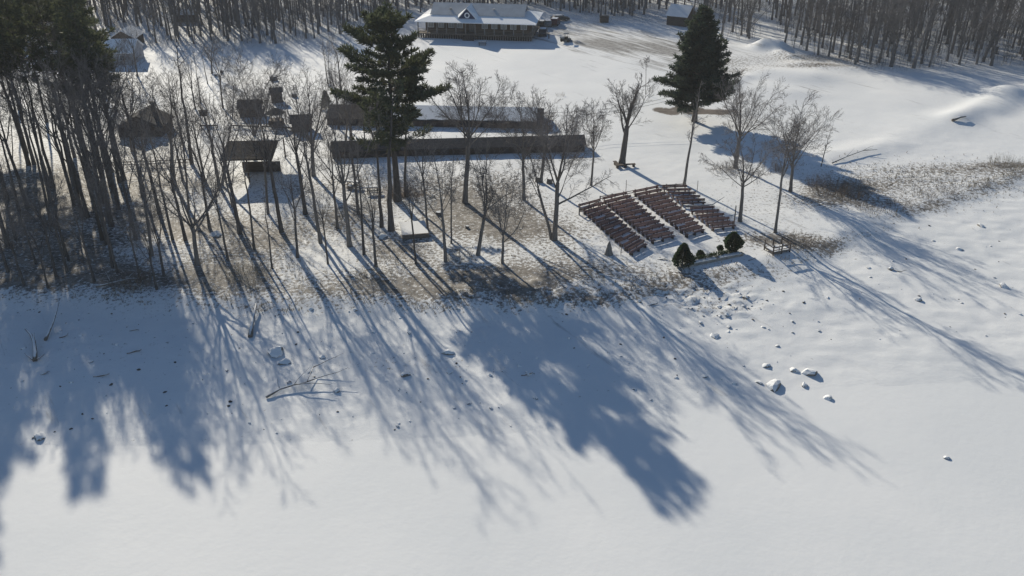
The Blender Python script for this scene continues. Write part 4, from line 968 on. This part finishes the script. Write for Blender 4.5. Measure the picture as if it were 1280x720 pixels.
def picnic(lab, px, py, rz):
    o = thing('picnic_table', lab, 'picnic table', at(px, py), rz)
    t_ = MB()
    for i in range(4): t_.box((0, -.33 + .22 * i, .74), (1.9, .2, .05))
    to = t_.build('tabletop', M['wood'], o); MB().box((0, 0, .81), (1.8, .8, .08)).build('snow_cover', M['snowroof'], to)
    for y in (-.72, .72): MB().box((0, y, .44), (1.9, .26, .05)).build('seat', M['wood'], o)
    for x in (-.65, .65):
        l_ = MB(); l_.box((x, 0, .42), (.08, 1.5, .1))
        for y in (-1, 1): l_.tube([(x, y * .7, 0), (x, y * .28, .72)], [.06, .06], 4, True)
        l_.build('leg', M['wood'], o)
picnic('snow topped picnic table between the pine trunks and the bare bank trees', 466, 240, .1)
picnic('picnic table at the edge of the long pavilion shadow beside a leaning tree', 442, 233, -.3)
picnic('picnic table on the white lawn below the lodge steps', 603, 56, .05)
a, b = at(503, 300), at(537, 297); rz, L = frame_of(a, b); pf = thing('plank_platform', 'low plank platform buried in smooth snow downhill of the tallest pine', 'platform', a, rz)
for i in range(3): MB().box((L / 2, .0 + .02 * i, .12 + .2 * i), (L, .1, .16)).build('plank', M['wood'], pf)
MB().box((L / 2, 2.0, .3), (L - .1, 3.9, .62), 0, .97).build('snow_cover', M['snowroof'], pf)
p = at(531, 238); fr_ = thing('post_frame', 'small empty post frame standing in low rusty scrub', 'frame', p, .1)
for x in (-.35, .35): MB().box((x, 0, .5), (.08, .08, 1.2)).build('post', M['darkwood'], fr_)
MB().box((0, 0, 1.13), (.85, .08, .08)).build('crossbar', M['darkwood'], fr_)
p = at(778, 207); o = thing('tree_bench', 'rough plank seat wrapped round the foot of the thick dark tree', 'bench', p, .2)
MB().box((.2, -.75, .42), (2.9, .5, .07)).build('seat', M['darkwood'], o); MB().box((-.9, .15, .43), (.5, 1.6, .07)).build('side_seat', M['darkwood'], o)
for x, y in ((-1, -.75), (.2, -.75), (1.4, -.75), (-.9, .6)): MB().box((x, y, .19), (.3, .35, .4)).build('leg', M['darkwood'], o)
p = at(256, 152); o = thing('notice_board', 'small dark roofed notice board at the end of the low log rails', 'sign', p, .1)
for x in (-.6, .6): MB().box((x, 0, .8), (.1, .1, 1.8)).build('post', M['darkwood'], o)
MB().box((0, -.03, 1.3), (1.3, .08, .8)).build('board', M['darkwood'], o); MB().box((0, 0, 1.85), (1.6, .6, .1)).build('roof', M['shingle'], o)
# cables
for dx, dz, lab in ((0, 0, 'upper power cable strung from the snowy pavilion to the conifer'), (0, -.55, 'lower power cable strung from the snowy pavilion to the conifer')):
    x0, y0 = cam_ground(676, 141, 4.0); e = at(868, 152); s0 = Vector((x0, y0, 4.0 + dz)); s1 = Vector((e.x, e.y, 5.3 + dz)); mb = MB()
    mb.tube([s0.lerp(s1, i / 14) - Vector((0, 0, 1.0 * (1 - (2 * i / 14 - 1) ** 2))) for i in range(15)], [.022] * 15, 4, True); tag(mb.build('power_cable', M['black']), lab, 'cable')
x0, y0 = cam_ground(676, 141, 4.0); p = Vector((x0, y0, gz(x0, y0))); mb = MB(); mb.tube([p, p + Vector((0, 0, 4.6))], [.12, .09], 8, True); tag(mb.build('utility_pole', M['darkwood']), 'short utility pole at the end of the snowy pavilion roof', 'pole')

# ------------------------------------------------------------------ vehicles
def car(lab, px, py, rz, paint, suv=True):
    o = thing('parked_car', lab, 'car', at(px, py), rz); zz = .25
    prof = [(-2.25, .35), (2.25, .35), (2.3, .75), (2.15, .98), (1.05, 1.08), (.45, 1.62), (-1.75, 1.68), (-2.2, 1.1), (-2.3, .7)] if suv else [(-2.25, .3), (2.25, .3), (2.3, .65), (2.1, .82), (1.0, .95), (.3, 1.38), (-1.1, 1.4), (-1.9, .98), (-2.25, .9)]
    MB().poly([(x, -.88, z + .02) for x, z in prof], (0, 1.76, 0)).build('body', M[paint], o)
    zt = 1.5 if suv else 1.26
    for sgn in (-1, 1): MB().poly([(.85, sgn * .885, 1.14), (.42, sgn * .885, zt), (-1.6 if suv else -1.0, sgn * .885, zt), (-1.9 if suv else -1.5, sgn * .885, 1.14)], (0, sgn * .015, 0)).build('side_window', M['glass'], o)
    MB().poly([(1.07, -.75, 1.13), (1.07, .75, 1.13), (.53, .68, 1.58 if suv else 1.33), (.53, -.68, 1.58 if suv else 1.33)], (.03, 0, .03)).build('windscreen', M['glass'], o)
    for x in (-1.4, 1.4):
        for s in (-1, 1):
            w = MB(); w.tube([(x, s * .72, .36), (x, s * .92, .36)], [.36, .36], 16, True); wo_ = w.build('wheel', M['black'], o); h = MB(); h.tube([(x, s * .9, .36), (x, s * .935, .36)], [.2, .2], 10, True); h.build('rim', M['steel'], wo_)
    for s in (-1, 1): MB().box((2.28, s * .62, .78), (.08, .3, .14)).build('headlight', M['lamp'], o)
    MB().box((-.6, 0, 1.735 if suv else 1.45), (2.0, 1.4, .06)).build('snow_cover', M['snowroof'], o)
car('black parked car nearest the lodge corner in a tight row', 677, 34, 1.4, 'paintblack'); car('dark grey parked car in the middle of the tight row by the lodge', 685, 32, 1.5, 'paintgrey', False)
car('maroon parked car at the outer end of the tight row by the lodge', 694, 31, 1.35, 'paintred'); car('dark parked car alone behind the row near the wood', 700, 26, .2, 'paintblack', False); car('black vehicle parked end on beside the lodge porch', 679, 44, 1.45, 'paintblack')
o = thing('utility_cart', 'small open utility cart parked on the worn snow past the lodge', 'cart', at(707, 52), -.4)
MB().box((0, 0, .55), (2.3, 1.15, .4), 0, .92).build('body', M['paintblack'], o); MB().box((-.75, 0, .9), (.9, 1.1, .3)).build('cargo_bed', M['steel'], o); MB().box((.2, 0, .92), (.5, 1.0, .35)).build('seat', M['black'], o)
cg = MB()
for x in (.75, -.25):
    for y in (-.5, .5): cg.tube([(x, y, .7), (x * .7, y * .9, 1.75)], [.035, .035], 5)
cg.box((.1, 0, 1.77), (1.1, 1.05, .05)); cg.build('roll_cage', M['paintblack'], o)
for x in (-.75, .75):
    for s in (-1, 1): w = MB(); w.tube([(x, s * .45, .3), (x, s * .7, .3)], [.3, .3], 12, True); w.build('wheel', M['black'], o)
o = thing('dumpster', 'dark rubbish container standing by the road at the thin wood edge', 'dumpster', at(755, 28), .05)
MB().box((0, 0, .75), (2.0, 1.4, 1.3), 0, 1.08).build('bin', M['darkwood'], o); MB().box((0, 0, 1.46), (2.2, 1.55, .1)).build('lid', M['black'], o)
for s in (-1.06, 1.06): MB().box((s, 0, 1.0), (.1, .9, .14)).build('handle', M['steel'], o)

# ------------------------------------------------------------------ thin winter haze
hz = bpy.data.materials.new('thin_haze'); hz.use_nodes = True; n_ = hz.node_tree.nodes; n_.remove(n_['Principled BSDF'])
vol = n_.new('ShaderNodeVolumePrincipled'); vol.inputs['Color'].default_value = (0.9, 0.92, 0.95, 1); vol.inputs['Density'].default_value = 0.00026; vol.inputs['Anisotropy'].default_value = 0.0
hz.node_tree.links.new(vol.outputs[0], n_['Material Output'].inputs['Volume'])
tag(MB().box((0, 800, 23.5), (5600, 5600, 55)).build('haze', hz), None, None, kind='stuff')
